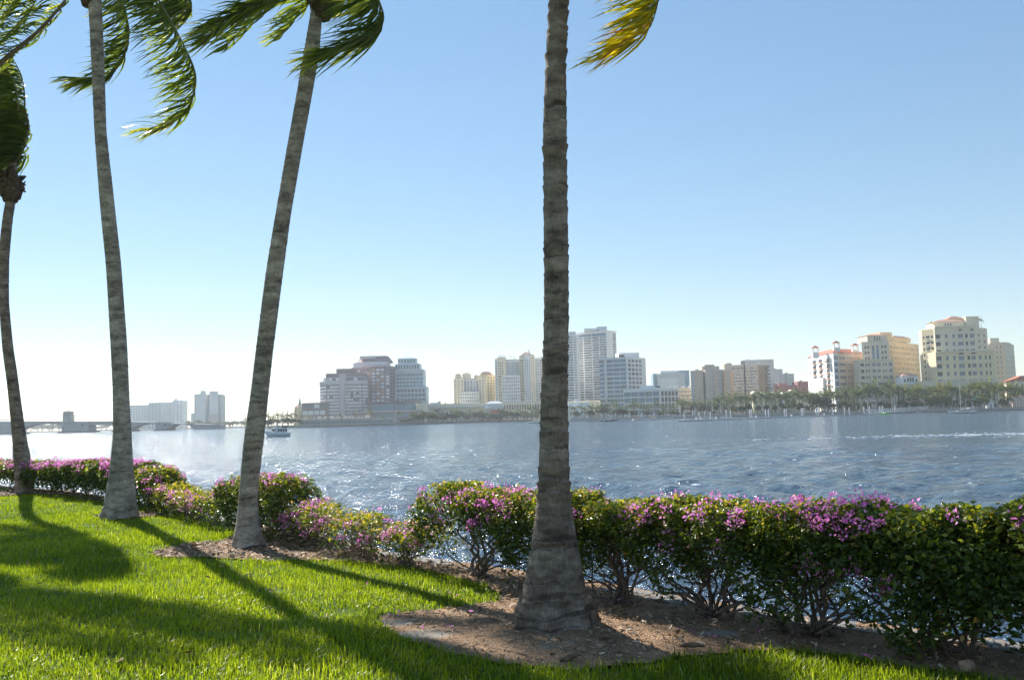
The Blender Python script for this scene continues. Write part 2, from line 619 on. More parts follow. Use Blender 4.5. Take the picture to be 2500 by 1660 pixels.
def seawall():
    con = plain('seawall_concrete', (0.20, 0.20, 0.195), 0.85, 0.3, 5, bump=0.4, bscale=40)
    root = empty('seawall', (WALL[7][0], WALL[7][1], 0), 'weathered grey concrete seawall along the lawn under the hedges', 'seawall')
    pts = []
    for (x0, y0), (x1, y1) in zip(WALL[:-1], WALL[1:]):
        n = max(1, int(math.hypot(x1 - x0, y1 - y0) / 1.8))
        for k in range(n):
            pts.append((x0 + (x1 - x0) * k / n, y0 + (y1 - y0) * k / n))
    pts.append(WALL[-1])
    for (x0, y0), (x1, y1) in zip(pts[:-1], pts[1:]):
        d = math.hypot(x1 - x0, y1 - y0)
        rot = math.atan2(y1 - y0, x1 - x0)
        cx, cy = (x0 + x1) / 2, (y0 + y1) / 2
        nx, ny = math.cos(rot + math.pi / 2), math.sin(rot + math.pi / 2)
        h = 0.03 + random.uniform(-.006, .006)
        g = Geo()
        g.box((cx - nx * 0.04, cy - ny * 0.04, h - 0.11), (d - 0.012, 0.26, 0.16), rot)
        g.obj('cap_slab', con, root)
        g = Geo()
        g.box((cx, cy, -1.1), (d, 0.2, 1.9), rot)
        g.obj('wall_panel', con, root)


seawall()


# ------------------------------------------------------------------ near coconut palms
def barkmat(name, lo, mid, hi):
    m, t, out = nodes(name)
    b = nn(t, 'BsdfPrincipled', Roughness=0.88)
    b.inputs['Specular IOR Level'].default_value = 0.2
    tc = nn(t, 'TexCoord')
    mp = nn(t, 'Mapping')
    mp.inputs['Scale'].default_value = (1, 1, 0.22)
    t.links.new(tc.outputs['Object'], mp.inputs[0])
    mp2 = nn(t, 'Mapping')
    mp2.inputs['Scale'].default_value = (1, 1, 2.6)
    t.links.new(tc.outputs['Object'], mp2.inputs[0])
    n1 = nn(t, 'TexNoise', Scale=55.0, Detail=5.0, Roughness=0.65)      # vertical fibres
    n2 = nn(t, 'TexNoise', Scale=4.0, Detail=6.0, Roughness=0.7)        # stains lying across
    t.links.new(mp.outputs[0], n1.inputs['Vector'])
    t.links.new(mp2.outputs[0], n2.inputs['Vector'])
    n4 = nn(t, 'TexNoise', Scale=1.4, Detail=5.0, Roughness=0.6)        # lichen, big patches
    t.links.new(tc.outputs['Object'], n4.inputs['Vector'])
    r = ramp(t, [(0.32, lo), (0.5, mid), (0.68, hi)])
    t.links.new(n2.outputs[0], r.inputs[0])
    r1 = ramp(t, [(0.3, (0.72, 0.72, 0.72)), (0.7, (1.22, 1.2, 1.17))])
    t.links.new(n1.outputs[0], r1.inputs[0])
    r4 = ramp(t, [(0.4, (0.86, 0.85, 0.84)), (0.62, (1.12, 1.12, 1.13))])
    t.links.new(n4.outputs[0], r4.inputs[0])
    at = nn(t, 'Attribute', attribute_name='a')                       # leaf scar colour of each ring
    r2 = ramp(t, [(0.0, (0.42, 0.40, 0.38)), (0.3, (0.85, 0.84, 0.83)), (1.0, (1.15, 1.14, 1.12))])
    t.links.new(at.outputs['Fac'], r2.inputs[0])
    prev = r.outputs[0]
    for q in (r1, r2, r4):
        mx = nn(t, 'Mix', data_type='RGBA', blend_type='MULTIPLY')
        mx.inputs[0].default_value = 1
        t.links.new(prev, mx.inputs[6])
        t.links.new(q.outputs[0], mx.inputs[7])
        prev = mx.outputs[2]
    # small dark pits
    vo = nn(t, 'TexVoronoi', Scale=16.0)
    t.links.new(tc.outputs['Object'], vo.inputs['Vector'])
    r5 = ramp(t, [(0.07, (0.35, 0.33, 0.31)), (0.13, (1, 1, 1))])
    t.links.new(vo.outputs[0], r5.inputs[0])
    mx = nn(t, 'Mix', data_type='RGBA', blend_type='MULTIPLY')
    mx.inputs[0].default_value = 0.8
    t.links.new(prev, mx.inputs[6])
    t.links.new(r5.outputs[0], mx.inputs[7])
    t.links.new(mx.outputs[2], b.inputs['Base Color'])
    bp = nn(t, 'Bump', Strength=0.7, Distance=0.012)
    t.links.new(n1.outputs[0], bp.inputs['Height'])
    bp2 = nn(t, 'Bump', Strength=0.5, Distance=0.02)
    t.links.new(n2.outputs[0], bp2.inputs['Height'])
    t.links.new(bp.outputs[0], bp2.inputs['Normal'])
    t.links.new(bp2.outputs[0], b.inputs['Normal'])
    t.links.new(b.outputs[0], out.inputs[0])
    return m


def catmull(P, n):
    P = np.array([tuple(p) for p in P], float)
    d = np.concatenate([[0], np.cumsum(np.linalg.norm(np.diff(P, axis=0), axis=1))])
    Pe = np.concatenate([[2 * P[0] - P[1]], P, [2 * P[-1] - P[-2]]])
    out = []
    for s in np.linspace(0, d[-1], n):
        i = min(len(P) - 2, int(np.searchsorted(d, s, 'right') - 1))
        u = (s - d[i]) / max(1e-9, d[i + 1] - d[i])
        p0, p1, p2, p3 = Pe[i], Pe[i + 1], Pe[i + 2], Pe[i + 3]
        out.append(0.5 * ((2 * p1) + (-p0 + p2) * u + (2 * p0 - 5 * p1 + 4 * p2 - p3) * u * u + (-p0 + 3 * p1 - 3 * p2 + p3) * u ** 3))
    return np.array(out)


def trunk(rows, Y, top, mat, parent, step, sides, ring, lip, flare_fibre, seed):
    """rows: (py, left px, right px) of the trunk outline from top to base, top: crown point"""
    k = 2500 / 2361.0
    r_ = np.random.default_rng(seed)
    C, Rr = [], []
    for py, l, r in rows:
        c = W((l + r) / 2 * k, py * k, Y)
        C.append((c.x, c.z))
        Rr.append((r - l) / 2 * k / FPX * Y)
    C, Rr = np.array(C)[::-1], np.array(Rr)[::-1]
    zs = C[:, 1]
    if top.z > zs[-1] + 0.2:
        C = np.concatenate([C, [[top.x, top.z]]])
        Rr = np.concatenate([Rr, [Rr[-1] * 0.85]])
        zs = C[:, 1]
    z = np.arange(-0.12, zs[-1], step)

    def smooth(v):
        q = np.interp(z, zs, v)
        w = max(1, int(0.14 / step))
        ker = np.ones(2 * w + 1) / (2 * w + 1)
        return np.convolve(np.pad(q, w, mode='edge'), ker, 'valid')
    cx, rad = smooth(C[:, 0]), smooth(Rr)
    yy = Y + 0.06 * np.sin(z * 0.7 + seed)
    th = np.linspace(0, 2 * math.pi, sides, endpoint=False)
    Z, TH = np.meshgrid(z, th, indexing='ij')
    edges = [0.0]
    while edges[-1] < zs[-1] + 0.3:
        edges.append(edges[-1] + r_.uniform(*ring))
    edges = np.array(edges)
    ph = seed + 1.7 * np.sin(Z * 1.3 + seed)
    ze = Z + 0.022 * np.cos(TH - ph) + 0.006 * np.sin(3 * TH + Z * 9) + 0.004 * np.sin(7 * TH + Z * 23)
    ki = np.clip(np.searchsorted(edges, ze) - 1, 0, len(edges) - 2)
    tt = (ze - edges[ki]) / (edges[ki + 1] - edges[ki])
    rk = 0.15 + 1.25 * r_.random(len(edges)) ** 1.8
    sk = r_.random(len(edges))
    R = np.repeat(rad[:, None], sides, 1)
    R = R * (1 + 0.018 * np.sin(2 * TH + Z * 2.1) + 0.012 * np.sin(3 * TH - Z * 3.7))
    R = R + lip * rk[ki] * (tt ** 1.6 - 0.35)
    fl = np.clip((R - np.interp(Z, zs, Rr) * 0 - np.median(rad) * 1.25) / (np.median(rad)), 0, 1)
    R = R + flare_fibre * fl * (np.abs(np.sin(TH * 31 + 1.5 * np.sin(Z * 14) + np.sin(TH * 5))) - 0.4)
    R = R + flare_fibre * 1.1 * np.clip(1 - Z / 0.22, 0, 1) * (np.abs(np.sin(TH * 23 + 2 * np.sin(Z * 20) + np.sin(TH * 4))) - 0.3)
    R = R + 0.035 * fl ** 2 * np.sin(TH * 7 + 1.0) * (Z < 0.25)
    # torn dark scar just above some ring edges: lighter or darker bark per ring
    att = np.clip(0.35 + 0.65 * sk[ki] + 0.12 * np.sin(TH * 2 + ki), 0, 1)
    scar = (tt < 0.22 + 0.16 * np.sin(TH * 1.5 + ki * 2.4)) & (sk[ki] < 0.42)
    att = np.where(scar, 0.06, att)
    V = np.stack([cx[:, None] + R * np.cos(TH), yy[:, None] + R * np.sin(TH), Z], -1).reshape(-1, 3)
    n = len(z)
    i = np.arange(n - 1)[:, None] * sides
    kk = np.arange(sides)[None, :]
    k2 = (kk + 1) % sides
    Q = np.stack([i + kk, i + k2, i + sides + k2, i + sides + kk], -1).reshape(-1, 4)
    g = Geo().add(V, Q, a=att.ravel())
    g.obj('trunk', mat, parent, smooth=True)
    return cx


FRGREEN = leafmat('palm_leaflet_green', [(0.0, (0.05, 0.078, 0.022)), (0.5, (0.11, 0.15, 0.04)), (0.85, (0.21, 0.25, 0.06)), (1.0, (0.42, 0.38, 0.12))], trans=0.5, rough=0.28, spec=0.6, tcol=(2.0, 1.9, 0.5))
FRYEL = leafmat('palm_leaflet_yellowing', [(0.0, (0.16, 0.17, 0.012)), (0.5, (0.42, 0.38, 0.02)), (0.85, (0.58, 0.46, 0.03)), (1.0, (0.42, 0.19, 0.05))], trans=0.5, rough=0.35, spec=0.5, tcol=(1.6, 1.45, 0.5))
RACH = plain('palm_rachis', (0.16, 0.15, 0.06), 0.5, 0.3, 6)
RACHB = plain('palm_rachis_brown', (0.17, 0.12, 0.075), 0.6, 0.3, 6)
FIBRE = plain('palm_crown_fibre', (0.11, 0.075, 0.05), 0.95, 0.45, 12, bump=1.0, bscale=50)
WIND = np.array([-1.0, 0.12, -0.20])


def frond(parent, pts, mat, leaf=0.75, pairs=85, seed=0, width=0.028, rw=0.022, one_side=0.0, rach=None):
    r_ = np.random.default_rng(seed)
    n = 60
    P = catmull(pts, n)
    rad = np.linspace(1, 0.12, n) * rw
    T = np.gradient(P, axis=0)
    T /= np.linalg.norm(T, axis=1)[:, None]
    g = Geo().tube(P, rad, 6)
    ro = g.obj('frond', rach or RACH, parent, smooth=True)
    L = Geo()
    VS, AS = [], []
    side_ref = np.array([0.25, 1.0, 0.1])
    for i in range(pairs):
        s = 0.10 + 0.90 * (i + r_.uniform(-.3, .3)) / pairs
        f = min(n - 1.001, max(0, s * (n - 1)))
        k = int(f)
        p = P[k] + (P[k + 1] - P[k]) * (f - k)
        t_ = T[k]
        u = np.cross(t_, side_ref)
        u /= np.linalg.norm(u) + 1e-9
        w_ = np.cross(t_, u)
        ln = leaf * (max(0.05, math.sin(math.pi * (0.12 + 0.72 * min(1, s)))) ** 0.55)
        for sgn in (-1, 1):
            if r_.random() < 0.05:
                continue
            l = ln * r_.uniform(0.8, 1.1)
            d0 = sgn * (0.75 * w_ + 0.25 * u * r_.uniform(-1, 1)) + 0.55 * t_ + r_.normal(0, 0.08, 3)
            wv = WIND + r_.normal(0, 0.13, 3)
            wv[2] += r_.uniform(-0.28, 0.22)
            q = p.copy()
            pts_ = [q.copy()]
            for j in range(5):
                kq = min(1.0, 0.42 + 0.22 * j)
                d = d0 * (1 - kq) + wv * kq + np.array([0, 0, -0.10 * j * r_.random()])
                d /= np.linalg.norm(d)
                q = q + d * l / 5
                pts_.append(q.copy())
            pts_ = np.array(pts_)
            dd = np.gradient(pts_, axis=0)
            nv = np.array([r_.normal(0, .35), r_.normal(0.3, .5), 1.0])
            wv2 = np.cross(dd, nv)
            wv2 /= np.linalg.norm(wv2, axis=1)[:, None] + 1e-9
            pr = np.array([0.45, 0.95, 1.0, 0.8, 0.5, 0.04])[:, None] * width * 0.5 * r_.uniform(0.75, 1.15)
            VS.append(np.stack([pts_ - wv2 * pr, pts_ + wv2 * pr], 1).reshape(-1, 3))
            a = np.clip(r_.beta(2, 3) + 0.25 * (s > 0.85), 0, 1)
            AS.append(np.full(12, a) + np.repeat(np.array([0, 0, 0, 0.03, 0.1, 0.25]), 2))
    m = len(VS)
    V = np.concatenate(VS)
    k = np.arange(m)[:, None] * 12
    Q = np.concatenate([k + np.array([[2 * j, 2 * j + 1, 2 * j + 3, 2 * j + 2]]) for j in range(5)])
    L.add(V, Q, a=np.clip(np.concatenate(AS), 0, 1))
    L.obj('leaflets', mat, ro, kind='stuff')
    return ro


def generic(K, az, el, length, wind=0.05, grav=0.085, n=14):
    d = np.array([math.cos(az) * math.cos(el), math.sin(az) * math.cos(el), math.sin(el)])
    p = np.array(tuple(K), float) + d * 0.12
    pts = [p.copy()]
    for i in range(n):
        d = d + WIND * wind * (0.4 + i / n) + np.array([0, 0, -grav * (0.35 + i / n)])
        d /= np.linalg.norm(d)
        p = p + d * length / n
        pts.append(p.copy())
    return pts


def crown_base(K, parent, r):
    g = Geo()
    r_ = np.random.default_rng(int(abs(K.x) * 10))
    Kp = np.array(tuple(K))
    for i in range(26):
        az = r_.uniform(0, 6.28)
        p0 = Kp + np.array([math.cos(az) * r * .8, math.sin(az) * r * .8, r_.uniform(-.75, -.25)])
        p1 = p0 + np.array([math.cos(az) * r * 0.55, math.sin(az) * r * .55, r_.uniform(.2, .45)])
        p2 = p1 + np.array([math.cos(az) * r * .5, math.sin(az) * r * .5, r_.uniform(-.22, .12)])
        g.tube([p0, p1, p2], [r * .5, r * .42, r * .12], 6)
    g.tube([Kp + np.array([0, 0, z]) for z in (-.8, -.5, -.15, .25)], [r * .9, r * 1.35, r * 1.25, r * .4], 12)
    g.obj('crown_fibre', FIBRE, parent, smooth=True)


BARK_D = barkmat('palm_bark_brown', (0.085, 0.066, 0.053), (0.225, 0.182, 0.150), (0.37, 0.31, 0.26))
BARK_G = barkmat('palm_bark_grey', (0.15, 0.127, 0.104), (0.34, 0.295, 0.245), (0.52, 0.465, 0.395))


def root_skirt(root, x, y):
    r_ = np.random.default_rng(77)
    g = Geo()
    for i in range(260):
        th = r_.uniform(0, 6.28)
        R0 = r_.uniform(.235, .275)
        R1 = R0 + r_.uniform(.03, .085)
        z0 = r_.uniform(.06, .17)
        c, s = math.cos(th), math.sin(th)
        tw = r_.normal(0, .05)
        g.tube([(x + R0 * c, y + R0 * s, z0), (x + (R0 + R1) / 2 * math.cos(th + tw), y + (R0 + R1) / 2 * math.sin(th + tw), z0 * .55), (x + R1 * math.cos(th + 2 * tw), y + R1 * math.sin(th + 2 * tw), .005)], [.006, .0055, .003], 4, a=r_.uniform(.3, 1))
    g.obj('root_skirt', BARK_D, root, kind='stuff')


def near_palms():
    # ---- the big ringed palm in front
    Y = 7.75
    K = W(1378, -545, Y)
    b = G(1362, 1512)
    root = empty('palm_tree', (b.x, Y, 0), 'thick ringed brown coconut palm with flared fibrous base and one yellowing frond', 'palm tree')
    trunk([(-60, 1267, 1315), (0, 1266, 1312), (80, 1260, 1310), (150, 1256, 1306), (300, 1251, 1307), (450, 1253, 1308), (600, 1253, 1310), (750, 1253, 1311), (900, 1247, 1309), (1000, 1244, 1310), (1100, 1241, 1311), (1200, 1235, 1319), (1300, 1222, 1336), (1360, 1211, 1346), (1400, 1203, 1354), (1425, 1192, 1369), (1440, 1182, 1376)],
          Y, K, BARK_D, root, 0.010, 120, (0.045, 0.17), 0.017, 0.022, 3)
    root_skirt(root, b.x, Y)
    crown_base(K, root, 0.15)
    frond(root, [W(x, y, Y + dy) for x, y, dy in ((1378, -545, 0), (1450, -500, -.1), (1540, -380, -.2), (1597, -200, -.25), (1612, -60, -.3), (1600, 33, -.3), (1578, 78, -.3), (1550, 100, -.3), (1508, 120, -.3))], FRYEL, 0.70, 150, 21, 0.024)
    frond(root, [W(x, y, Y + dy) for x, y, dy in ((1378, -545, 0), (1460, -520, .3), (1560, -420, .4), (1618, -250, .5), (1628, -90, .5), (1612, -5, .5), (1570, 45, .5))], FRGREEN, 0.7, 130, 22, 0.022)
    for i in range(15):
        az = i * 2.399 + 0.4
        frond(root, generic(K, az, (0.15 if i % 3 == 0 else 0.75) + 0.2 * math.sin(i * 5), 3.1, 0.06), FRGREEN, 0.7, 60, 100 + i)
    # ---- leaning grey palm
    Y = 13.3
    K = W(786, -75, Y)
    b = G(605, 1326)
    root = empty('palm_tree', (b.x, Y, 0), 'grey coconut palm leaning right over a mulch lobe beside the dense round bougainvillea', 'palm tree')
    trunk([(0, 719, 745), (60, 711, 742), (130, 700, 737), (300, 672, 707), (400, 654, 690), (500, 636, 672), (600, 619, 658), (700, 604, 643), (800, 590, 629), (900, 577, 618), (1000, 561, 607), (1050, 556, 600), (1150, 549, 590), (1200, 545, 593), (1230, 540, 600), (1255, 534, 609)],
          Y, K, BARK_G, root, 0.02, 56, (0.05, 0.11), 0.007, 0.01, 7)
    crown_base(K, root, 0.14)
    frond(root, [W(x, y, Y + dy) for x, y, dy in ((786, -75, 0), (850, -75, -.3), (905, -30, -.5), (930, 15, -.6), (936, 52, -.6), (915, 82, -.6), (865, 108, -.6), (778, 140, -.6))], FRGREEN, 0.95, 130, 31, 0.032)
    frond(root, [W(x, y, Y + dy) for x, y, dy in ((786, -75, 0), (740, -70, -.4), (690, -22, -.6), (640, 8, -.7), (570, 42, -.8), (500, 92, -.9))], FRGREEN, 0.75, 115, 32, 0.032)
    for i in range(17):
        az = i * 2.399 + 1.4
        if math.sin(az) < -0.75:
            az += 0.9
        frond(root, generic(K, az, 0.55 + 0.35 * math.sin(i * 3.1), 3.6, 0.055, 0.06), FRGREEN, 0.8, 50, 200 + i, 0.042)
    # ---- tall straight grey palm
    Y = 17.9
    K = W(222, -75, Y)
    b = G(298, 1262)
    root = empty('palm_tree', (b.x, Y, 0), 'tall pale grey coconut palm with drooping windblown fronds, second from the lilac tipped far hedge', 'palm tree')
    root['label'] = 'tall pale grey coconut palm with two curled fronds drooping beside its trunk'
    trunk([(0, 205, 235), (150, 215, 243), (300, 220, 247), (450, 229, 260), (600, 241, 275), (750, 251, 286), (900, 261, 296), (1000, 263, 303), (1100, 256, 309), (1150, 248, 314), (1185, 243, 317), (1200, 238, 319)],
          Y, K, BARK_G, root, 0.025, 48, (0.06, 0.12), 0.008, 0.012, 11)
    crown_base(K, root, 0.18)
    frond(root, [W(x, y, Y + dy) for x, y, dy in ((222, -75, 0), (300, -70, -.3), (370, -20, -.5), (410, 40, -.6), (448, 110, -.7), (473, 165, -.7), (478, 205, -.7), (464, 256, -.7), (430, 292, -.7), (368, 320, -.7))], FRGREEN, 1.05, 150, 41, 0.038, 0.03)
    frond(root, [W(x, y, Y + dy) for x, y, dy in ((222, -75, 0), (262, -50, .6), (298, 5, .9), (314, 70, 1), (311, 108, 1), (297, 143, 1), (255, 188, 1), (180, 195, 1))], FRGREEN, 0.95, 130, 42, 0.038, 0.03)
    frond(root, [W(x, y, Y + dy) for x, y, dy in ((222, -75, 0), (290, -95, .2), (380, -60, .3), (440, -25, .3), (468, 10, .3), (440, 40, .3))], FRGREEN, 1.2, 130, 43, 0.04, 0.03)
    for i in range(17):
        az = i * 2.399 + 0.2
        frond(root, generic(K, az, 0.75 + 0.3 * math.sin(i * 3.7), 4.0, 0.05, 0.05), FRGREEN, 0.9, 48, 300 + i, 0.05)
    # ---- dark leaning palm by the far hedge, its crown in view
    Y = 25.9
    K = W(27, 388, Y)
    b = G(60, 1200)
    root = empty('palm_tree', (b.x, Y, 0), 'slim dark leaning coconut palm with a shaggy crown base, beside the far long hedge', 'palm tree')
    trunk([(420, 16, 39), (440, 17, 38), (500, 8, 30), (600, -1, 22), (700, 1, 22), (800, 7, 30), (900, 18, 42), (1000, 26, 55), (1050, 30, 65), (1100, 35, 73), (1130, 36, 76), (1140, 34, 78)],
          Y, K, BARK_D, root, 0.03, 40, (0.07, 0.13), 0.01, 0.012, 13)
    crown_base(W(27, 428, Y), root, 0.21)
    for q, pts in enumerate([
            ((27, 400, 0), (46, 350, .1), (58, 290, .2), (60, 235, .2), (52, 185, .2), (30, 140, .2)),
            ((27, 400, 0), (38, 340, -.3), (44, 270, -.5), (38, 210, -.6), (15, 165, -.6)),
            ((27, 400, 0), (25, 340, .5), (18, 270, .8), (0, 215, .9), (-30, 190, 1)),
            ((27, 400, 0), (52, 375, -.3), (66, 335, -.4), (70, 300, -.4), (60, 262, -.4)),
            ((27, 400, 0), (5, 350, -.6), (-25, 300, -1), (-60, 280, -1)),
            ((27, 400, 0), (0, 370, .6), (-40, 340, 1), (-80, 350, 1)),
            ((27, 400, 0), (-5, 395, .2), (-45, 390, .4), (-80, 420, .5))]):
        frond(root, [W(x, y, Y + dy) for x, y, dy in pts], FRGREEN, 1.25, 105, 50 + q, 0.055, 0.045)
    for i in range(9):
        frond(root, generic(K, 1.9 + i * 0.27, 0.5 + 0.3 * math.sin(i * 3.7), 3.6, 0.06, 0.08), FRGREEN, 1.1, 48, 400 + i, 0.07)
    # ---- palm just outside the picture whose fronds reach in at the upper left
    Y = 23.4
    K = W(-95, 215, Y)
    base = Vector((K.x - 0.5, Y, 0))
    root = empty('palm_tree', base, 'coconut palm whose broad brown ribbed frond slants across the sky above the slim dark palm', 'palm tree')
    g = Geo()
    zz = np.linspace(-.1, K.z, 120)
    g.tube([(base.x + (K.x - base.x) * z / K.z, Y, z) for z in zz], 0.17 + 0.16 * np.exp(-zz * 2.2) + 0.008 * (np.arange(120) % 2), 24, a=0.6)
    g.obj('trunk', BARK_G, root, smooth=True)
    crown_base(K, root, 0.2)
    for q, pts in enumerate([((-95, 215, 0), (-30, 178, -.2), (30, 130, -.3), (100, 70, -.4), (160, 0, -.4), (205, -70, -.4), (215, -130, -.4)),
                             ((-95, 215, 0), (-40, 150, .3), (10, 95, .4), (65, 35, .4), (100, -20, .4), (110, -70, .4)),
                             ((-95, 215, 0), (-50, 130, .6), (-10, 60, .8), (40, 0, .8), (70, -40, .8)),
                             ((-95, 215, 0), (-70, 110, -.4), (-40, 40, -.6), (10, -10, -.6), (40, -30, -.6))]):
        frond(root, [W(x, y, Y + dy) for x, y, dy in pts], FRGREEN, 1.0 if q < 2 else 0.8, 90, 60 + q, 0.05, 0.08 if q == 0 else 0.04, rach=RACHB)
    for i in range(3):
        frond(root, generic(K, 2.9 + i * .45, 0.7, 3.2, 0.06, 0.06), FRGREEN, 0.9, 48, 500 + i, 0.05)


near_palms()


# ------------------------------------------------------------------ bougainvillea hedge
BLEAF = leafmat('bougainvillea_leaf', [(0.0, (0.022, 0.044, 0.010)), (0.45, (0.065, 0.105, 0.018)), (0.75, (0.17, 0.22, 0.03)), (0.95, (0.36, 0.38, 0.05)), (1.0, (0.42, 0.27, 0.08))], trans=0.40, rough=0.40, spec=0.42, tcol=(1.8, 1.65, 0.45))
BRACT = leafmat('bougainvillea_bract', [(0.0, (0.52, 0.11, 0.42)), (0.5, (0.72, 0.25, 0.60)), (0.85, (0.80, 0.42, 0.72)), (1.0, (0.78, 0.42, 0.40))], trans=0.45, rough=0.55, spec=0.2, tcol=(1.15, 1.0, 1.15))
STEM = plain('bougainvillea_stem', (0.16, 0.125, 0.10), 0.85, 0.35, 14, bump=0.5, bscale=60)
DRY = plain('bougainvillea_dry_twig', (0.30, 0.22, 0.14), 0.85, 0.3, 10)


def hedge_pt(s):
    """point at arclength s along the hedge line measured from HEDGE[0]"""
    P = np.array(HEDGE, float)
    d = np.concatenate([[0], np.cumsum(np.hypot(*np.diff(P, axis=0).T))])
    return np.interp(s, d, P[:, 0]), np.interp(s, d, P[:, 1])


def hedge_s(x):
    P = np.array(HEDGE, float)
    d = np.concatenate([[0], np.cumsum(np.hypot(*np.diff(P, axis=0).T))])
    return float(np.interp(x, P[:, 0], d))


def shrub(x0, x1, height, zbot, thick, leaves, flowers, label, group, seed, size=0.05, fz=0.75, stems=6, loose=0.0, young=0.0, dry=0.0, twigs=26, jit=0.0, arch=0.0):
    """one plant of the hedge occupying the hedge line from x0 to x1"""
    r_ = np.random.default_rng(seed)
    s0, s1 = hedge_s(x0), hedge_s(x1)
    sm = (s0 + s1) / 2
    bx, by = hedge_pt(sm)
    root = empty('bougainvillea_shrub', (float(bx), float(by), 0), label, 'shrub', group)
    dist = math.hypot(bx, by)

    def to_world(u, v, z):
        x, y = hedge_pt(u)
        return np.stack([x + ND[0] * v, y + ND[1] * v, z], -1)
    half = (s1 - s0) / 2

    def env(u):
        """hedge top height along the plant"""
        e = height * (1 + 0.035 * np.sin(u * 3.1 + seed) + 0.03 * np.sin(u * 8.3 + seed * 2) + 0.02 * np.sin(u * 19 + seed))
        q = np.clip((half * 1.02 - np.abs(u - sm)) / (0.18 + loose * half * 1.0), 0, 1)
        return e * (1 - (0.05 + 0.75 * loose) * (1 - q) ** 2)
    # stems
    tips = []
    for i in range(stems):
        g = Geo()
        u0 = sm + r_.normal(0, half * 0.16)
        v0 = r_.normal(0, 0.05)
        ut = sm + (i + 0.5 - stems / 2) / stems * 2 * half * 0.9
        zt = height * r_.uniform(0.65, 0.85)
        pts = []
        for k in range(7):
            q = k / 6
            pts.append((u0 + (ut - u0) * q ** 1.25 + r_.normal(0, .025), v0 + r_.normal(0, .04) * (1 + q) + r_.normal(0, .06) * q, -0.03 + zt * q ** 0.85))
        A = np.array(pts)
        Pw = catmull(to_world(A[:, 0], A[:, 1], A[:, 2]), 14)
        r0 = r_.uniform(0.012, 0.026) * (0.65 if loose > 0.4 else 1)
        g.tube(Pw, np.linspace(r0, 0.006, 14), 6)
        for j in range(int(twigs / 2)):
            q = r_.uniform(0.25, 1)
            f = q * 13
            k = min(12, int(f))
            p = Pw[k] + (Pw[k + 1] - Pw[k]) * (f - k)
            ld = np.array([r_.normal(0, 1), r_.normal(0, 1), r_.uniform(-0.1, 1.0)])
            ld /= np.linalg.norm(ld)
            ln = r_.uniform(0.12, 0.36)
            pm = p + ld * ln * .5 + r_.normal(0, .03, 3)
            pe = p + ld * ln + np.array([0, 0, r_.uniform(-.05, .08)])
            g.tube([p, pm, pe], [0.006, 0.0045, 0.002], 4)
            tips.append(pe)
        g.obj('stem', DRY if r_.random() < dry else STEM, root, smooth=True)
    if arch:
        g = Geo()
        for i in range(int(arch)):
            sg = r_.choice([-1, 1])
            u0 = sm + r_.normal(0, .06)
            pts = [(u0, r_.normal(0, .05), 0.0), (u0 + sg * r_.uniform(.12, .25), r_.normal(-.1, .1), r_.uniform(.06, .22)), (u0 + sg * r_.uniform(.35, .6), r_.normal(-.05, .15), r_.uniform(.15, .42)), (u0 + sg * r_.uniform(.6, .85), r_.normal(0, .15), r_.uniform(.3, .6))]
            A = np.array(pts)
            g.tube(catmull(to_world(A[:, 0], A[:, 1], A[:, 2]), 12), np.linspace(0.012, 0.004, 12), 5)
        g.obj('low_branches', STEM, root, smooth=True, kind='stuff')
    # leaves: most in the outer shell, thinning towards the bare lower part
    leaves = int(leaves * 1.4)
    n = leaves * 4
    u = r_.uniform(s0 - 0.08, s1 + 0.08, n)
    v = r_.uniform(-1, 1, n)
    q = r_.random(n) ** 0.8
    top = env(u)
    zb = zbot + 0.16 * np.sin(u * 5 + seed) + 0.10 * np.sin(u * 13 + 2 * seed)
    z = zb + (top - zb) * q
    shell = np.maximum(np.abs(v), np.clip(q, 0, 1) ** 1.5)
    edge = np.clip((half * (1.14 - .1 * (loose > 0)) - np.abs(u - sm)) / (0.10 + 0.3 * loose), 0, 1)
    clump = fnoise(u * 1.0, z * 1.0 + v * .4, 9, 10, seed) + 0.6 * fnoise(u, v + z, 21, 10, seed + 3)
    pacc = (0.18 + 0.82 * shell ** 2.2) * (0.25 + 0.75 * np.clip(q * 2.2, 0, 1)) * edge * np.clip(0.62 + 0.5 * clump, 0.0, 1)
    ok = r_.random(n) < pacc
    u, v, z, q = u[ok][:leaves], v[ok][:leaves], z[ok][:leaves], q[ok][:leaves]
    n = len(u)
    vv = v * thick / 2 * (0.72 + 0.28 * np.clip((1 - q) * 4, 0, 1)) * (1 + 0.15 * np.sin(u * 7 + z * 9))
    P = to_world(u + r_.normal(0, .01 + jit, n), vv + r_.normal(0, .015 + jit, n), z + r_.normal(0, .012 + jit, n))
    sz = size * r_.uniform(0.55, 1.25, n)
    d = r_.normal(0, 1, (n, 3))
    d[:, 2] = d[:, 2] * 0.6 - 0.15
    d /= np.linalg.norm(d, axis=1)[:, None]
    nrm = r_.normal(0, 0.75, (n, 3)) + np.array([0, 0, 0.7]) + np.stack([ND[0] * v * .7, ND[1] * v * .7, 0 * v], 1)
    nrm -= d * np.sum(nrm * d, 1)[:, None]
    nrm /= np.linalg.norm(nrm, axis=1)[:, None]
    sd_ = np.cross(d, nrm)
    S = sz[:, None]
    b_ = P - d * S * .5
    V = np.stack([b_, b_ + d * S * .42 + sd_ * S * .30 + nrm * S * .10, b_ + d * S, b_ + d * S * .42 - sd_ * S * .30 + nrm * S * .10], 1).reshape(-1, 3)
    k = np.arange(n)[:, None] * 4
    a = np.clip(r_.beta(2, 2.6, n) * 0.75 + (0.55 + young) * np.clip((q - .4) / .6, 0, 1) * r_.random(n) + young * 0.5 * r_.random(n), 0, 0.98)  # paler upper leaves: young growth plus sunlight on the top put into colour
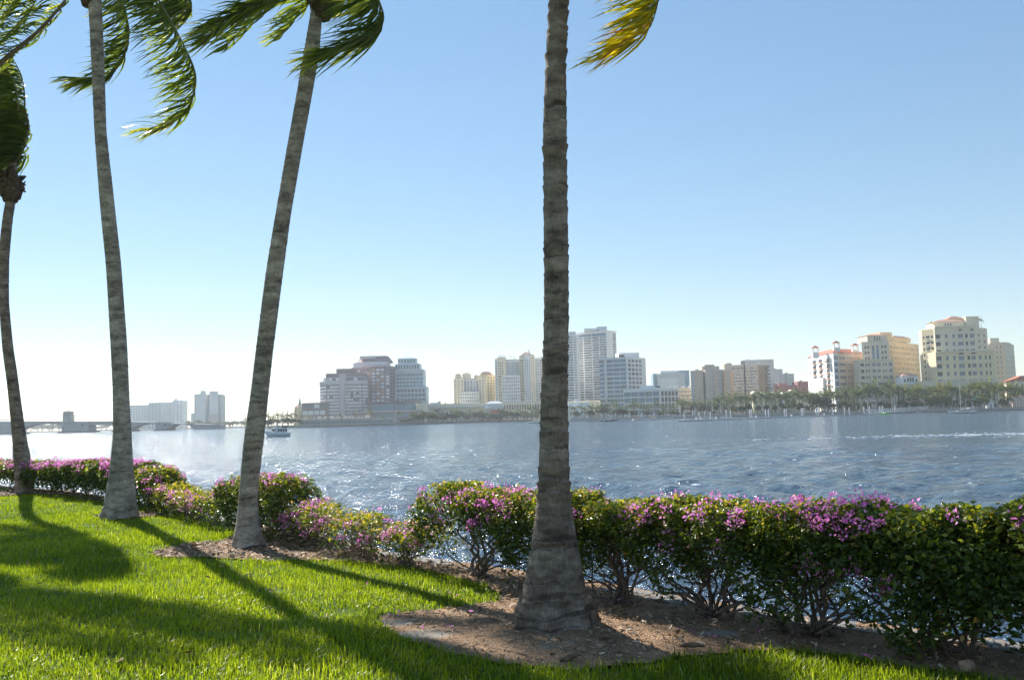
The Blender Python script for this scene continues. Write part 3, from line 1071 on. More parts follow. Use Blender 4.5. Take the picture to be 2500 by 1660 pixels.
    a = np.where(r_.random(n) < 0.012, 1, a)
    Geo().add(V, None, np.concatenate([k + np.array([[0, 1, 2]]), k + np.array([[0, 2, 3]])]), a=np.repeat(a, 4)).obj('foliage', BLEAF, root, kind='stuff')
    # bracts in clusters, most along the top
    m = int(flowers * 0.36)
    if m:
        uc = r_.uniform(s0, s1, m * 3)
        wgt = np.clip(0.5 + 0.8 * fnoise(uc, 0 * uc, 4, 8, seed + 5), 0.05, 1)
        uc = uc[r_.random(m * 3) < wgt][:m]
        m = len(uc)
        topq = np.where(r_.random(m) < fz, r_.uniform(0.88, 1.03, m), r_.uniform(0.35, 0.95, m))
        vc = np.where(topq > 0.9, r_.uniform(-1, 1, m), -r_.uniform(0.7, 1.05, m)) * thick / 2
        zc = zbot + (env(uc) - zbot) * topq
        C = to_world(uc, vc, zc)
        nb = r_.integers(10, 34, m)
        ci = np.repeat(np.arange(m), nb)
        N = len(ci)
        off = r_.normal(0, 1, (N, 3)) * np.array([0.030, 0.030, 0.024]) * (0.8 + size * 5)
        p = C[ci] + off
        d = off / (np.linalg.norm(off, axis=1)[:, None] + 1e-6) + r_.normal(0, .5, (N, 3)) + np.array([0, 0, .2])
        d /= np.linalg.norm(d, axis=1)[:, None]
        nr = r_.normal(0, 1, (N, 3))
        nr -= d * np.sum(nr * d, 1)[:, None]
        nr /= np.linalg.norm(nr, axis=1)[:, None]
        sd_ = np.cross(d, nr)
        S = (size * 0.62 * r_.uniform(0.7, 1.2, N))[:, None]
        V = np.stack([p, p + d * S * .5 + sd_ * S * .36 + nr * S * .1, p + d * S, p + d * S * .5 - sd_ * S * .36 + nr * S * .1], 1).reshape(-1, 3)
        k = np.arange(N)[:, None] * 4
        a = np.clip(r_.beta(2, 2, N) + r_.normal(0, .12, m)[ci], 0, .97)
        a = np.where(r_.random(N) < .06, 1, a)
        Geo().add(V, None, np.concatenate([k + np.array([[0, 1, 2]]), k + np.array([[0, 2, 3]])]), a=np.repeat(a, 4)).obj('blossom', BRACT, root, kind='stuff')
    return root


def hedges():
    # far long hedge on the left (distance 20 to 35 m)
    for i, (xa, xb, hh, zb, lab) in enumerate((
            (-19.4, -16.4, .82, .3, 'thin hedge plant past the slim dark palm at the open end of the far hedge'),
            (-16.4, -14.0, .82, .3, 'clipped hedge plant with bright water showing under it, behind the slim dark palm'),
            (-14.0, -12.0, .86, .22, 'dense dark hedge plant next to the slim dark palm, towards the tall pale palm'),
            (-12.0, -10.2, .93, .2, 'dense dark hedge plant next to the tall pale palm, towards the slim dark palm'),
            (-10.2, -8.55, .95, .2, 'pink topped hedge plant right behind the foot of the tall pale palm'))):
        shrub(xa, xb + .15, hh, zb, 0.95, 5400, 125, lab, 'clipped plants of the far hedge', 600 + i, 0.085, 0.93, 5, twigs=10, dry=.1)
    # stepping down to the gap
    shrub(-8.75, -7.35, 0.88, 0.12, 0.95, 4600, 70, 'rounded green end plant where the far hedge steps down', None, 620, 0.075, 0.8, 5, 0.35, 0.1, twigs=10)
    shrub(-7.6, -6.5, 0.55, 0.05, 0.8, 2600, 30, 'low pale green bougainvillea below the stepped hedge end', None, 621, 0.07, 0.7, 5, 0.55, 0.35, dry=.5, twigs=12, jit=.02)
    shrub(-6.75, -5.75, 0.50, 0.05, 0.75, 1700, 40, 'low sparse bougainvillea with faded blossom and bare twigs', None, 622, 0.065, 0.7, 6, 0.55, 0.35, dry=.7, twigs=18, jit=.03)
    shrub(-5.95, -4.95, 0.54, 0.1, 0.75, 1500, 85, 'small bougainvillea thick with pink blossom left of the leaning grey palm', None, 623, 0.06, 0.6, 6, 0.5, 0.3, dry=.7, twigs=18, jit=.03)
    # the dense round bush behind the leaning palm
    shrub(-4.75, -3.28, 0.93, 0.06, 0.95, 9000, 90, 'dense dark round bougainvillea bush behind the leaning grey palm', None, 630, 0.058, 0.9, 6, 0.25, 0.05, twigs=12)
    # low sparse bushes
    shrub(-3.75, -2.75, 0.40, 0.06, 0.55, 900, 50, 'knee high bougainvillea sprays at the foot of the dense round bush', None, 631, 0.052, 0.7, 6, 0.6, 0.2, dry=.5, twigs=16, jit=.03)
    shrub(-3.3, -2.35, 0.60, 0.16, 0.6, 1500, 95, 'tall sparse bougainvillea sprays crowded with magenta blossom', None, 632, 0.05, 0.75, 8, 0.5, 0.35, dry=.8, twigs=22, jit=.03)
    shrub(-2.5, -1.55, 0.53, 0.12, 0.6, 1500, 30, 'thin yellow green bougainvillea with many dry bare stems', None, 633, 0.05, 0.7, 8, 0.5, 0.5, dry=.9, twigs=24, jit=.03)
    shrub(-1.75, -0.85, 0.50, 0.1, 0.6, 1500, 55, 'thin bougainvillea with scattered pink tips beside the gap to the tall hedge', None, 634, 0.05, 0.65, 8, 0.5, 0.4, dry=.7, twigs=22, jit=.03)
    # tall near hedge
    gn = None
    shrub(-1.0, 0.22, 0.98, 0.38, 0.85, 7600, 150, 'leggy end plant of the tall hedge, open underneath, showing water', gn, 640, 0.05, 0.72, 6, 0.18, 0.2, twigs=24, arch=8)
    shrub(0.05, 0.75, 0.97, 0.18, 0.85, 6500, 151, 'leafy hedge plant behind the thick ringed palm trunk, blossom down its side', gn, 641, 0.05, 0.62, 5, 0.05, 0.15, twigs=18)
    shrub(0.65, 1.42, 0.95, 0.36, 0.85, 8200, 70, 'sparsely blossomed hedge plant with clustered upright stems right beside the ringed palm', gn, 642, 0.05, 0.85, 8, 0.0, 0.2, twigs=30, arch=8)
    shrub(1.35, 2.05, 0.97, 0.36, 0.85, 8200, 93, 'hedge plant with long looping low branches over the seawall', gn, 643, 0.05, 0.85, 9, 0.0, 0.12, twigs=30, arch=14)
    shrub(1.98, 2.75, 1.0, 0.28, 0.85, 9500, 165, 'dark hedge plant topped by the thickest purple blossom', gn, 644, 0.052, 0.85, 8, 0.0, 0.1, twigs=26, arch=9)
    shrub(2.68, 3.45, 1.03, 0.14, 0.85, 11000, 90, 'dark hedge plant with large shiny leaves and few blossoms', gn, 645, 0.055, 0.8, 7, 0.0, 0.05, twigs=20, arch=8)
    shrub(3.38, 4.2, 1.05, 0.08, 0.9, 12000, 50, 'densest dark hedge plant, yellowish on top, above the round stone', gn, 646, 0.055, 0.8, 7, 0.0, 0.1, twigs=16)
    shrub(4.15, 5.4, 1.06, 0.08, 0.9, 9000, 60, 'dark hedge plant past the round stone', gn, 647, 0.055, 0.8, 7, 0.0, 0.1, twigs=12)
    # little weed clump on the wall edge
    shrub(1.98, 2.25, 0.2, 0.0, 0.35, 260, 0, 'small dark leafy seedling on the seawall edge between two hedge plants', None, 650, 0.05, 0.8, 3, 0.4, 0.0, twigs=4)


hedges()


def small_things():
    # round stone at the lawn edge
    r_ = np.random.default_rng(4)
    p = G(2362, 1640)
    n, mq = 18, 12
    V, Q = [], []
    for i in range(mq + 1):
        for j in range(n):
            ph, th = math.pi * i / mq, 2 * math.pi * j / n
            k = 1 + 0.08 * math.sin(2 * th + 3 * ph) + 0.05 * math.sin(5 * th + ph * 2)
            V.append((p.x + 0.055 * k * math.sin(ph) * math.cos(th), p.y + 0.05 * k * math.sin(ph) * math.sin(th), 0.035 + 0.045 * k * math.cos(ph)))
    for i in range(mq):
        for j in range(n):
            Q.append((i * n + j, (i + 1) * n + j, (i + 1) * n + (j + 1) % n, i * n + (j + 1) % n))
    o = Geo().add(V, Q).obj('stone', plain('tan_stone', (0.33, 0.21, 0.14), 0.8, 0.25, 20, bump=0.5, bscale=60), smooth=True)
    tag(o, 'rounded tan stone at the edge of the grass', 'stone')
    # broken bark pieces and fallen blossom
    bark = plain('bark_piece', (0.17, 0.115, 0.075), 0.9, 0.35, 12, bump=.6, bscale=40)
    for k, (px, py, ln, rot) in enumerate([(1392, 1610, .17, .3), (1478, 1570, .12, -.6), (1690, 1585, .2, .15), (1560, 1520, .07, 1.0)]):
        p = G(px, py)
        g = Geo()
        c, s = math.cos(rot), math.sin(rot)
        pts = [(p.x + c * t * ln, p.y + s * t * ln, 0.03 + zground(p.x, p.y) + 0.012 * math.sin(3 * t + k)) for t in (-.5, -.25, 0, .25, .5)]
        g.tube(pts, [0.008, 0.018, 0.022, 0.016, 0.006], 5)
        tag(g.obj('bark_piece', bark), ['curled bark scrap nearest the grass below the ringed palm', 'small pale bark scrap in the mulch below the ringed palm', 'long bark strip in the palm shadow on the mulch', 'tiny bark scrap beside the flared palm base'][k], 'bark')
    dry = leafmat('dry_leaf', [(0, (0.16, 0.09, 0.04)), (0.5, (0.32, 0.2, 0.09)), (1, (0.45, 0.36, 0.2))], trans=.15, rough=.7, spec=.2)
    g = Geo()
    for _ in range(150):
        x, y = r_.uniform(-9, 3.5), r_.uniform(5.5, 17)
        if not inpoly(LAND, np.array([x + .4]), np.array([y + .4]))[0]:
            continue
        th = r_.uniform(0, 6.28)
        L_ = r_.uniform(.03, .06)
        u_ = np.array([math.cos(th), math.sin(th), r_.normal(0, .3)]) * L_
        v_ = np.array([-math.sin(th), math.cos(th), r_.normal(0, .4)]) * L_ * .35
        c = np.array([x, y, zground(x, y) + (.03 if inpoly(BED, np.array([x]), np.array([y]))[0] else .055)])
        g.add([c - u_, c + v_ + [0, 0, .006], c + u_, c - v_ + [0, 0, .006]], [[0, 1, 2, 3]], a=r_.random())
    tag(g.obj('leaf_litter', dry), 'dry brown fallen leaves lying on grass and mulch', 'leaves', kind='stuff')
    g = Geo()
    for px, py in [(1465, 1490), (1518, 1475), (1662, 1540), (1740, 1562), (2125, 1615), (1330, 1508), (965, 1500), (1095, 1455)] + [(r_.uniform(700, 1900), r_.uniform(1380, 1560)) for _ in range(14)]:
        p = G(px, py)
        for q in range(4):
            d = r_.normal(0, .016, 3)
            c = np.array((p.x, p.y, 0.035)) + np.array([d[0], d[1], 0])
            e1, e2 = r_.normal(0, .010, 3), r_.normal(0, .010, 3)
            g.add([c, c + e1, c + e1 * 1.3 + e2, c + e2], [[0, 1, 2, 3]], a=r_.random())
    tag(g.obj('fallen_blossom', BRACT), 'fallen pink blossom petals strewn on the mulch', 'petals', kind='stuff')


small_things()


# ------------------------------------------------------------------ far shore: land, seawalls
SHORE = [(-900, 2300), (-300, 2300), (440, 1900), (600, 1620), (640, 1500), (655, 840), (705, 800), (850, 820), (1000, 860), (1062, 900), (1068, 1040), (1300, 1080), (1395, 930), (1650, 880), (2100, 800), (2500, 770), (3000, 740), (3600, 700)]


def shore_Y(px):
    return float(np.interp(px, [p for p, _ in SHORE], [y for _, y in SHORE]))


def far_land():
    m = plain('far_shore_lawn', (0.10, 0.13, 0.05), 0.95, 0.3, 0.02)
    g = Geo()
    front = [(xpx(p, y), y) for p, y in SHORE]
    n = len(front)
    back = [(x * 4200 / y, 4200) for x, y in front]
    V = [(x, y, LZ - 0.6) for x, y in front] + [(x, y, LZ) for x, y in back]
    g.add(V, [[i, i + 1, n + i + 1, n + i] for i in range(n - 1)])
    tag(g.obj('far_shore_ground', m), 'low green land of the far shore', 'shore', kind='structure')
    con = plain('far_seawall', (0.40, 0.37, 0.33), 0.9, 0.15, 0.2)
    dark = plain('far_seawall_dark', (0.16, 0.16, 0.16), 0.9, 0.2, 0.2)
    names = ['pale far seawall along the palm promenade beside the moored sailboat', 'dark low far seawall below the broadleaf trees', 'low grassy far bank wall in front of the purple grey office towers', 'distant low bank wall behind the bridge']
    for nm, (i0, i1), mat, h in ((0, (12, n - 1), con, 2.2), (1, (9, 12), dark, 1.5), (2, (5, 9), con, 1.1), (3, (0, 5), dark, 1.2)):
        f = front[i0:i1 + 1]
        root = empty('far_seawall', (f[0][0], f[0][1], WZ), names[nm], 'seawall')
        for (x0, y0), (x1, y1) in zip(f[:-1], f[1:]):
            d = math.hypot(x1 - x0, y1 - y0)
            rot = math.atan2(y1 - y0, x1 - x0)
            g = Geo()
            g.box(((x0 + x1) / 2, (y0 + y1) / 2, WZ + 0.4 + h / 2), (d, 1.2, h), rot)
            g.obj('wall_panel', mat, root)
            g = Geo()
            g.box(((x0 + x1) / 2, (y0 + y1) / 2 + .15, WZ + 0.1), (d, 1.0, 1.0), rot)
            g.obj('footing', dark, root)


far_land()


# ------------------------------------------------------------------ building kit
def glassm(name, col):
    return plain(name, col, 0.22, 0.3, 0.12, spec=0.5)


UNIT = {}


def unit_box(mat):
    if mat.name not in UNIT:
        UNIT[mat.name] = Geo().box((0, 0, 0), (1, 1, 1)).mesh('unit_' + mat.name, mat)
    return UNIT[mat.name]


np.random.seed(4)


class Face:
    def __init__(s, P, Q, z0, z1):
        s.P, s.Q, s.z0, s.z1 = Vector((P[0], P[1])), Vector((Q[0], Q[1])), z0, z1
        d = s.Q - s.P
        s.L = d.length
        s.rot = math.atan2(d.y, d.x)
        n = Vector((d.y, -d.x)).normalized()
        if n.dot(Vector((0, 0)) - s.P) < 0:
            n = -n
        s.n = n

    def at(s, u, out=0.0):
        p = s.P + (s.Q - s.P) * u + s.n * out
        return p.x, p.y


class Building:
    def __init__(s, name, label, cat, px, Y, group=None):
        s.Y = Y
        s.root = empty(name, (xpx(px, Y), Y, LZ), label, cat, group)
        s.count = 0
        s.rest = {}

    def zt(s, px, py, Y=None):
        return zpx(px, py, Y or s.Y)

    def part(s, name, geo, mat, smooth=False, parent=None, kind=None, label=None):
        return geo.obj(name, mat, parent or s.root, smooth, kind, label)

    def two(s, px0, pxm, px1, pytop, mat, dl=20, dr=20, z0=LZ - .5, name='wall', Y=None, pyb=None):
        """block with two visible walls meeting at the near corner pxm"""
        Y = Y or s.Y
        A = (xpx(px0, Y + dl), Y + dl)
        B = (xpx(pxm, Y), Y)
        C = (xpx(px1, Y + dr), Y + dr)
        D = (A[0] + C[0] - B[0], A[1] + C[1] - B[1])
        z1 = s.zt(pxm, pytop, Y)
        if pyb is not None:
            z0 = s.zt(pxm, pyb, Y)
        s.part(name, Geo().prism([A, B, C, D], z0, z1), mat)
        s.roof_units([A, B, C, D], z1)
        return Face(A, B, z0, z1), Face(B, C, z0, z1), [A, B, C, D], z1

    def one(s, px0, px1, pytop, mat, depth=18, z0=LZ - .5, name='wall', Y=None, d0=0, d1=0, pyb=None):
        """block seen square on"""
        Y = Y or s.Y
        A = (xpx(px0, Y + d0), Y + d0)
        B = (xpx(px1, Y + d1), Y + d1)
        pm = (px0 + px1) / 2
        z1 = s.zt(pm, pytop, Y + (d0 + d1) / 2)
        if pyb is not None:
            z0 = s.zt(pm, pyb, Y + (d0 + d1) / 2)
        v = Vector((B[0] - A[0], B[1] - A[1]))
        nrm = Vector((-v.y, v.x)).normalized() * depth
        pl = [A, B, (B[0] + nrm.x, B[1] + nrm.y), (A[0] + nrm.x, A[1] + nrm.y)]
        s.part(name, Geo().prism(pl, z0, z1), mat)
        if name == 'wall' and z1 > 20:
            s.roof_units(pl, z1)
        return Face(A, B, z0, z1), pl, z1

    def roof_units(s, pl, z):
        P = np.array([tuple(q)[:2] for q in pl])
        for k in range(random.randint(1, 3)):
            w = np.random.dirichlet(np.ones(4) * 2)
            c = (P * w[:, None]).sum(0)
            h = random.uniform(.8, 2.2)
            s.part('roof_unit', Geo().box((c[0], c[1], z + h / 2 - .05), (random.uniform(1.5, 4), random.uniform(1.5, 3), h), random.uniform(0, .5)), C_GREY)
        if random.random() < .4:
            c = P.mean(0)
            s.part('aerial', Geo().tube([(c[0], c[1], z - .1), (c[0], c[1], z + random.uniform(3, 6))], .09, 5), C_GREY)

    def rect(s, f, u0, u1, z0, z1, mat, proud=0.06, thick=0.4, name='window', single=None):
        w, h = (u1 - u0) * f.L, z1 - z0
        x, y = f.at((u0 + u1) / 2, proud - thick / 2)
        px_w = w / s.Y * FPX
        if single is None:
            single = px_w >= 6.5 and h / s.Y * FPX >= 2.5
        if single and s.count < 260:
            s.count += 1
            o = link(name, unit_box(mat), s.root)
            o.location = Vector((x, y, (z0 + z1) / 2)) - s.root.location
            o.rotation_euler = (0, 0, f.rot)
            o.scale = (w, thick, h)
        else:
            s.rest.setdefault((name, mat.name), (Geo(), mat))[0].box((x, y, (z0 + z1) / 2), (w, thick, h), f.rot)

    def grid(s, f, cols, rows, mat, u=(0, 1), v=(0, 1), wf=0.6, hf=0.55, name='window', single=None, proud=0.06, thick=0.4, skip=0.0, pane=None):
        H = f.z1 - f.z0
        for r in range(rows):
            zb = f.z0 + H * (v[0] + (v[1] - v[0]) * (r + 0.5 - hf / 2) / rows)
            zt = f.z0 + H * (v[0] + (v[1] - v[0]) * (r + 0.5 + hf / 2) / rows)
            for c in range(cols):
                if skip and random.random() < skip:
                    continue
                a = u[0] + (u[1] - u[0]) * (c + 0.5 - wf / 2) / cols
                b = u[0] + (u[1] - u[0]) * (c + 0.5 + wf / 2) / cols
                mm = mat if not isinstance(mat, (list, tuple)) else random.choice(mat)
                s.rect(f, a, b, zb, zt, mm, proud, thick, name, single)

    def done(s):
        for (name, _m), (g, mat) in s.rest.items():
            g.obj('small_' + name, mat, s.root, kind='stuff')

    def hip(s, plan, z0, h, mat, over=1.0, ridge=0.0, name='roof'):
        P = [Vector(p) for p in plan]
        c = sum(P, Vector((0, 0))) / len(P)
        Q = [c + (p - c) * (1 + over / max(1, (p - c).length)) for p in P]
        T = [c + (p - c) * ridge for p in P]
        g = Geo()
        n = len(Q)
        V = [(q.x, q.y, z0) for q in Q] + [(t.x, t.y, z0 + h) for t in T] + [(c.x, c.y, z0 + h)]
        g.add(V, [[i, (i + 1) % n, n + (i + 1) % n, n + i] for i in range(n)], [[n + i, n + (i + 1) % n, 2 * n] for i in range(n)])
        return s.part(name, g, mat)


C_WHITE = plain('render_white', (0.84, 0.83, 0.81), 0.8, 0.06, 0.05)
C_PALE = plain('render_pale_grey', (0.70, 0.70, 0.69), 0.8, 0.08, 0.05)
C_GREY = plain('concrete_grey', (0.54, 0.54, 0.54), 0.85, 0.1, 0.05)
C_MAUVE = plain('granite_mauve', (0.34, 0.255, 0.25), 0.7, 0.1, 0.05)
C_MAUVE2 = plain('panel_pale_mauve', (0.62, 0.57, 0.58), 0.7, 0.08, 0.05)
C_CREAM = plain('stucco_cream', (0.80, 0.70, 0.52), 0.85, 0.08, 0.05)
C_YEL = plain('stucco_yellow', (0.82, 0.69, 0.44), 0.85, 0.08, 0.05)
C_GOLD = plain('stucco_gold', (0.82, 0.62, 0.37), 0.85, 0.08, 0.05)
C_ORANGE = plain('stucco_peach', (0.84, 0.62, 0.44), 0.85, 0.08, 0.05)
C_TAN = plain('stucco_tan', (0.70, 0.62, 0.49), 0.85, 0.08, 0.05)
C_BROWN = plain('brick_brown', (0.60, 0.47, 0.37), 0.85, 0.1, 0.05)
C_BROWN2 = plain('precast_taupe', (0.60, 0.51, 0.44), 0.85, 0.1, 0.05)
C_ORBR = plain('brick_orange', (0.62, 0.40, 0.24), 0.85, 0.1, 0.05)
C_MAROON = plain('brick_maroon', (0.36, 0.16, 0.16), 0.85, 0.1, 0.05)
C_TEAL = plain('tower_pale_teal', (0.62, 0.70, 0.72), 0.6, 0.08, 0.05)
C_TILE = plain('roof_tile_red', (0.55, 0.17, 0.10), 0.8, 0.15, 0.3)
C_TILE2 = plain('roof_tile_salmon', (0.62, 0.36, 0.26), 0.8, 0.12, 0.3)
C_VERD = plain('roof_verdigris', (0.30, 0.50, 0.55), 0.6, 0.12, 0.2)
G_DARK = glassm('window_dark', (0.025, 0.03, 0.04))
G_BLUE = glassm('window_blue', (0.15, 0.23, 0.31))
G_GREY = glassm('window_grey', (0.16, 0.18, 0.21))
G_PALE = glassm('window_pale', (0.72, 0.69, 0.69))
G_TEAL = glassm('window_teal', (0.14, 0.22, 0.27))
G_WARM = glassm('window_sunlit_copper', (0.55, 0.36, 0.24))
RAIL = plain('balcony_rail', (0.60, 0.60, 0.60), 0.6, 0.1, 0.2)


def balconies(B, f, cols, rows, u, v, wf=0.8, depth=1.3, mat=None):
    H = f.z1 - f.z0
    g = Geo()
    for r in range(rows):
        z = f.z0 + H * (v[0] + (v[1] - v[0]) * (r + 0.12) / rows)
        for c in range(cols):
            um = u[0] + (u[1] - u[0]) * (c + .5) / cols
            w = wf * (u[1] - u[0]) / cols * f.L
            x, y = f.at(um, depth / 2)
            g.box((x, y, z), (w, depth, 0.25), f.rot)
            x, y = f.at(um, depth)
            g.box((x, y, z + .55), (w, 0.12, 0.9), f.rot)
    B.part('balcony', g, mat or RAIL, kind='stuff')


def strips(B, f, zs, h, mat, proud=0.4, u=(0, 1), name='floor_band'):
    for z in zs:
        x, y = f.at((u[0] + u[1]) / 2, proud / 2)
        B.part(name, Geo().box((x, y, z), (f.L * (u[1] - u[0]), proud + .3, h), f.rot), mat)


def pier(B, f, u, w, z0, z1, mat, proud=0.5, name='pier'):
    x, y = f.at(u, proud / 2)
    B.part(name, Geo().box((x, y, (z0 + z1) / 2), (w, proud + .3, z1 - z0), f.rot), mat)


def city():
    # ---- white waterfront apartments beyond the bridge
    B = Building('apartment_building', 'long white apartment row beyond the bridge, stepping up to one end', 'building', 380, 2080)
    f, p, z = B.one(316, 364, 989, C_WHITE, 25)
    B.grid(f, 7, 9, G_GREY, wf=.5, hf=.45)
    f, p, z = B.one(362, 392, 983, C_PALE, 30, d0=-8, d1=-8)
    B.grid(f, 4, 10, G_BLUE, wf=.55, hf=.5)
    f, p, z = B.one(390, 424, 982, C_WHITE, 25)
    B.grid(f, 5, 11, G_GREY, wf=.45, hf=.4)
    f, p, z = B.one(421, 446, 978, C_WHITE, 30, d0=-10, d1=-10)
    B.grid(f, 3, 11, G_GREY, wf=.4, hf=.4)
    f, p, z = B.one(424, 432, 975, C_PALE, 10)
    B.done()
    # ---- twin slab tower
    B = Building('apartment_tower', 'grey twin slab tower with two lift heads, standing alone above the bank', 'building', 505, 1980)
    f, p, z = B.one(474, 502, 962, C_PALE, 25)
    B.grid(f, 1, 15, G_GREY, u=(0, .14), wf=.7, hf=.5)
    f, p, z = B.one(500, 513, 964, C_GREY, 20, d0=10, d1=10)
    B.grid(f, 2, 15, G_DARK, wf=.7, hf=.45)
    f, p, z = B.one(511, 531, 962, C_PALE, 25)
    f, p, z = B.one(530, 541, 964, C_GREY, 25, d0=6, d1=6)
    B.grid(f, 1, 15, G_DARK, wf=.5, hf=.45)
    B.one(489, 499, 954, C_PALE, 10, name='lift_head', pyb=963)
    B.one(511, 529, 955, C_PALE, 10, name='lift_head', pyb=963)
    f, p, z = B.one(509, 532, 1011, C_BROWN2, 6, d0=-8, d1=-8, name='porch')
    f, p, z = B.one(466, 475, 1009, C_PALE, 14, name='annex')
    B.done()
    # ---- church spire
    B = Building('church', 'small pink church with a thin dark spire above the shore palms', 'church', 728, 1150)
    f, p, z = B.one(719, 739, 994, C_ORANGE, 18, name='nave')
    B.hip(p, z, 4, C_TILE2, 0.5, 0.3)
    f, p, z = B.one(729, 734, 988, C_TAN, 3, d0=-2, d1=-2, name='belfry')
    B.hip(p, z, B.zt(731, 966) - z, plain('spire_slate', (0.25, 0.30, 0.28), 0.7, .1, .3), 0.1, 0.0, 'spire')
    B.done()
    # ---- purple grey office, front tower with low wing
    B = Building('office_tower', 'purple grey stepped office tower with a pale windowless stair shaft', 'office', 840, 1000)
    f, pl, z = B.one(737, 800, 983, C_MAUVE, 30, d0=10, d1=0, name='low_wing')
    B.grid(f, 4, 4, [G_PALE, G_PALE, G_GREY], u=(0.02, .92), v=(-.2, 1), wf=.86, hf=.6)
    # body: octagonal front
    P = [(xpx(px, 1000 + dy), 1000 + dy) for px, dy in ((782, 16), (797, 3), (829, 0), (842, 0), (885, 3), (899, 14), (903, 44), (790, 46))]
    zb, zt_ = LZ - .5, B.zt(835, 930)
    B.part('wall', Geo().prism(P, zb, zt_), C_MAUVE)
    fs = [Face(P[0], P[1], zb, zt_), Face(P[1], P[2], zb, zt_), Face(P[3], P[4], zb, zt_), Face(P[4], P[5], zb, zt_)]
    zlo, zhi = B.zt(835, 1012), B.zt(835, 940)
    for f, nc in zip(fs, (2, 4, 6, 2)):
        vv = ((zlo - zb) / (zt_ - zb), (zhi - zb) / (zt_ - zb))
        B.grid(f, nc, 9, [G_PALE] * 9 + [G_GREY], u=(.03, .97), v=vv, wf=.9, hf=.62)
        x, y = f.at(.5, .25)
        B.part('cornice', Geo().box((x, y, (zt_ + B.zt(835, 938)) / 2), (f.L * .99, .9, zt_ - B.zt(835, 938.5)), f.rot), C_MAUVE2)
    f, p, z = B.one(829, 842, 912, C_MAUVE2, 8, d0=-2.5, d1=-2.5, name='stair_shaft')
    sh_ = plain('shaft_joint', (0.36, 0.33, 0.34), .8, .05, 1)
    B.grid(f, 5, 24, C_MAUVE2, wf=.86, hf=.86, name='cladding_panel', proud=.1, single=False)
    Q = [(xpx(px, 1006 + dy), 1006 + dy) for px, dy in ((790, 12), (803, 2), (882, 2), (894, 10), (896, 36), (794, 38))]
    z2 = B.zt(835, 920)
    B.part('upper_storey', Geo().prism(Q, zt_, z2), C_MAUVE2)
    for a, b, nc in ((0, 1, 2), (1, 2, 9), (2, 3, 2)):
        f = Face(Q[a], Q[b], zt_, z2)
        B.grid(f, nc, 1, [G_PALE, G_GREY], v=(.1, .95), wf=.88, hf=.75)
    B.one(796, 890, 911, C_MAUVE, 22, d0=12, d1=12, name='roof_block', pyb=922)
    B.one(822, 864, 900, C_MAUVE, 16, d0=18, d1=18, name='plant_room', pyb=912)
    B.done()
    # ---- purple grey taller tower behind
    B = Building('office_tower', 'taller purple grey office tower with faceted mansard top and copper glinting windows', 'office', 915, 1045)
    Y0 = 1045
    P = [(xpx(px, Y0 + dy), Y0 + dy) for px, dy in ((861, 26), (885, 6), (906, 0), (942, 0), (953, 8), (966, 26), (966, 52), (864, 54))]
    zt_ = B.zt(915, 893)
    B.part('wall', Geo().prism(P, LZ - .5, zt_), C_MAUVE)
    v0, v1 = B.zt(915, 982), B.zt(915, 899)
    H = zt_ - (LZ - .5)
    for (a, b), nc, mats in (((0, 1), 5, [G_PALE, G_DARK]), ((1, 2), 2, [G_PALE, G_PALE, G_GREY, G_WARM]), ((2, 3), 3, [G_PALE, G_PALE, G_PALE, G_WARM]), ((3, 4), 1, [G_PALE, G_GREY]), ((4, 5), 2, [G_DARK])):
        f = Face(P[a], P[b], LZ - .5, zt_)
        B.grid(f, nc, 10, mats, u=(.04, .96), v=((v0 - LZ + .5) / H, (v1 - LZ + .5) / H), wf=.74, hf=.62)
        x, y = f.at(.5, .3)
        B.part('cornice', Geo().box((x, y, zt_ - .4), (f.L * .98, 1.2, 1.2), f.rot), C_MAUVE2)
    Q = [(xpx(px, Y0 + 5 + dy), Y0 + 5 + dy) for px, dy in ((864, 20), (888, 4), (906, 0), (944, 0), (955, 14), (955, 40), (868, 42))]
    z2 = B.zt(915, 882)
    B.part('upper_storey', Geo().prism(Q, zt_, z2), C_MAUVE2)
    f = Face(Q[2], Q[3], zt_, z2)
    B.grid(f, 3, 1, G_PALE, v=(.25, .95), wf=.9, hf=.7)
    Q2 = [(xpx(px, Y0 + 9 + dy), Y0 + 9 + dy) for px, dy in ((870, 18), (892, 2), (952, 0), (962, 14), (960, 36), (874, 38))]
    z3 = B.zt(915, 867)
    B.part('mansard_roof', Geo().prism(Q2, z2, z3, 0.74), C_MAUVE)
    B.one(880, 918, 869, C_MAUVE2, 14, d0=12, d1=12, name='roof_ledge', pyb=876)
    B.done()
    # ---- teal pyramid tower
    B = Building('office_tower', 'pale teal stepped tower crowned by a verdigris pyramid', 'office', 1000, 1090)
    zz = [B.zt(1000, y) for y in (985, 943.6, 902, 888, 876, 868)]
    f, p, z = B.one(966, 1041, 943.6, C_TEAL, 40)
    B.grid(f, 8, 5, [G_GREY, G_TEAL, G_GREY], u=(.04, .98), v=(.32, .95), wf=.72, hf=.5)
    f, p, z = B.one(966, 1035, 902, C_TEAL, 34, d0=2, d1=2)
    B.grid(f, 8, 5, [G_GREY, G_TEAL], u=(.04, .98), v=(.52, .86), wf=.7, hf=.5)
    B.grid(f, 14, 1, G_DARK, u=(.04, .98), v=(.87, .93), wf=.5, hf=.7)
    B.grid(f, 14, 1, C_ORANGE, u=(.04, .98), v=(.94, .995), wf=.5, hf=.5, name='panel')
    f, p, z = B.one(966, 1026, 888, C_TEAL, 28, d0=6, d1=6)
    B.grid(f, 9, 1, G_DARK, v=(.9, .985), wf=.45, hf=.8)
    f, p, z = B.one(973, 1017, 875, C_TEAL, 22, d0=9, d1=9, name='lantern')
    B.grid(f, 6, 1, G_TEAL, v=(.93, .985), wf=.7, hf=.7)
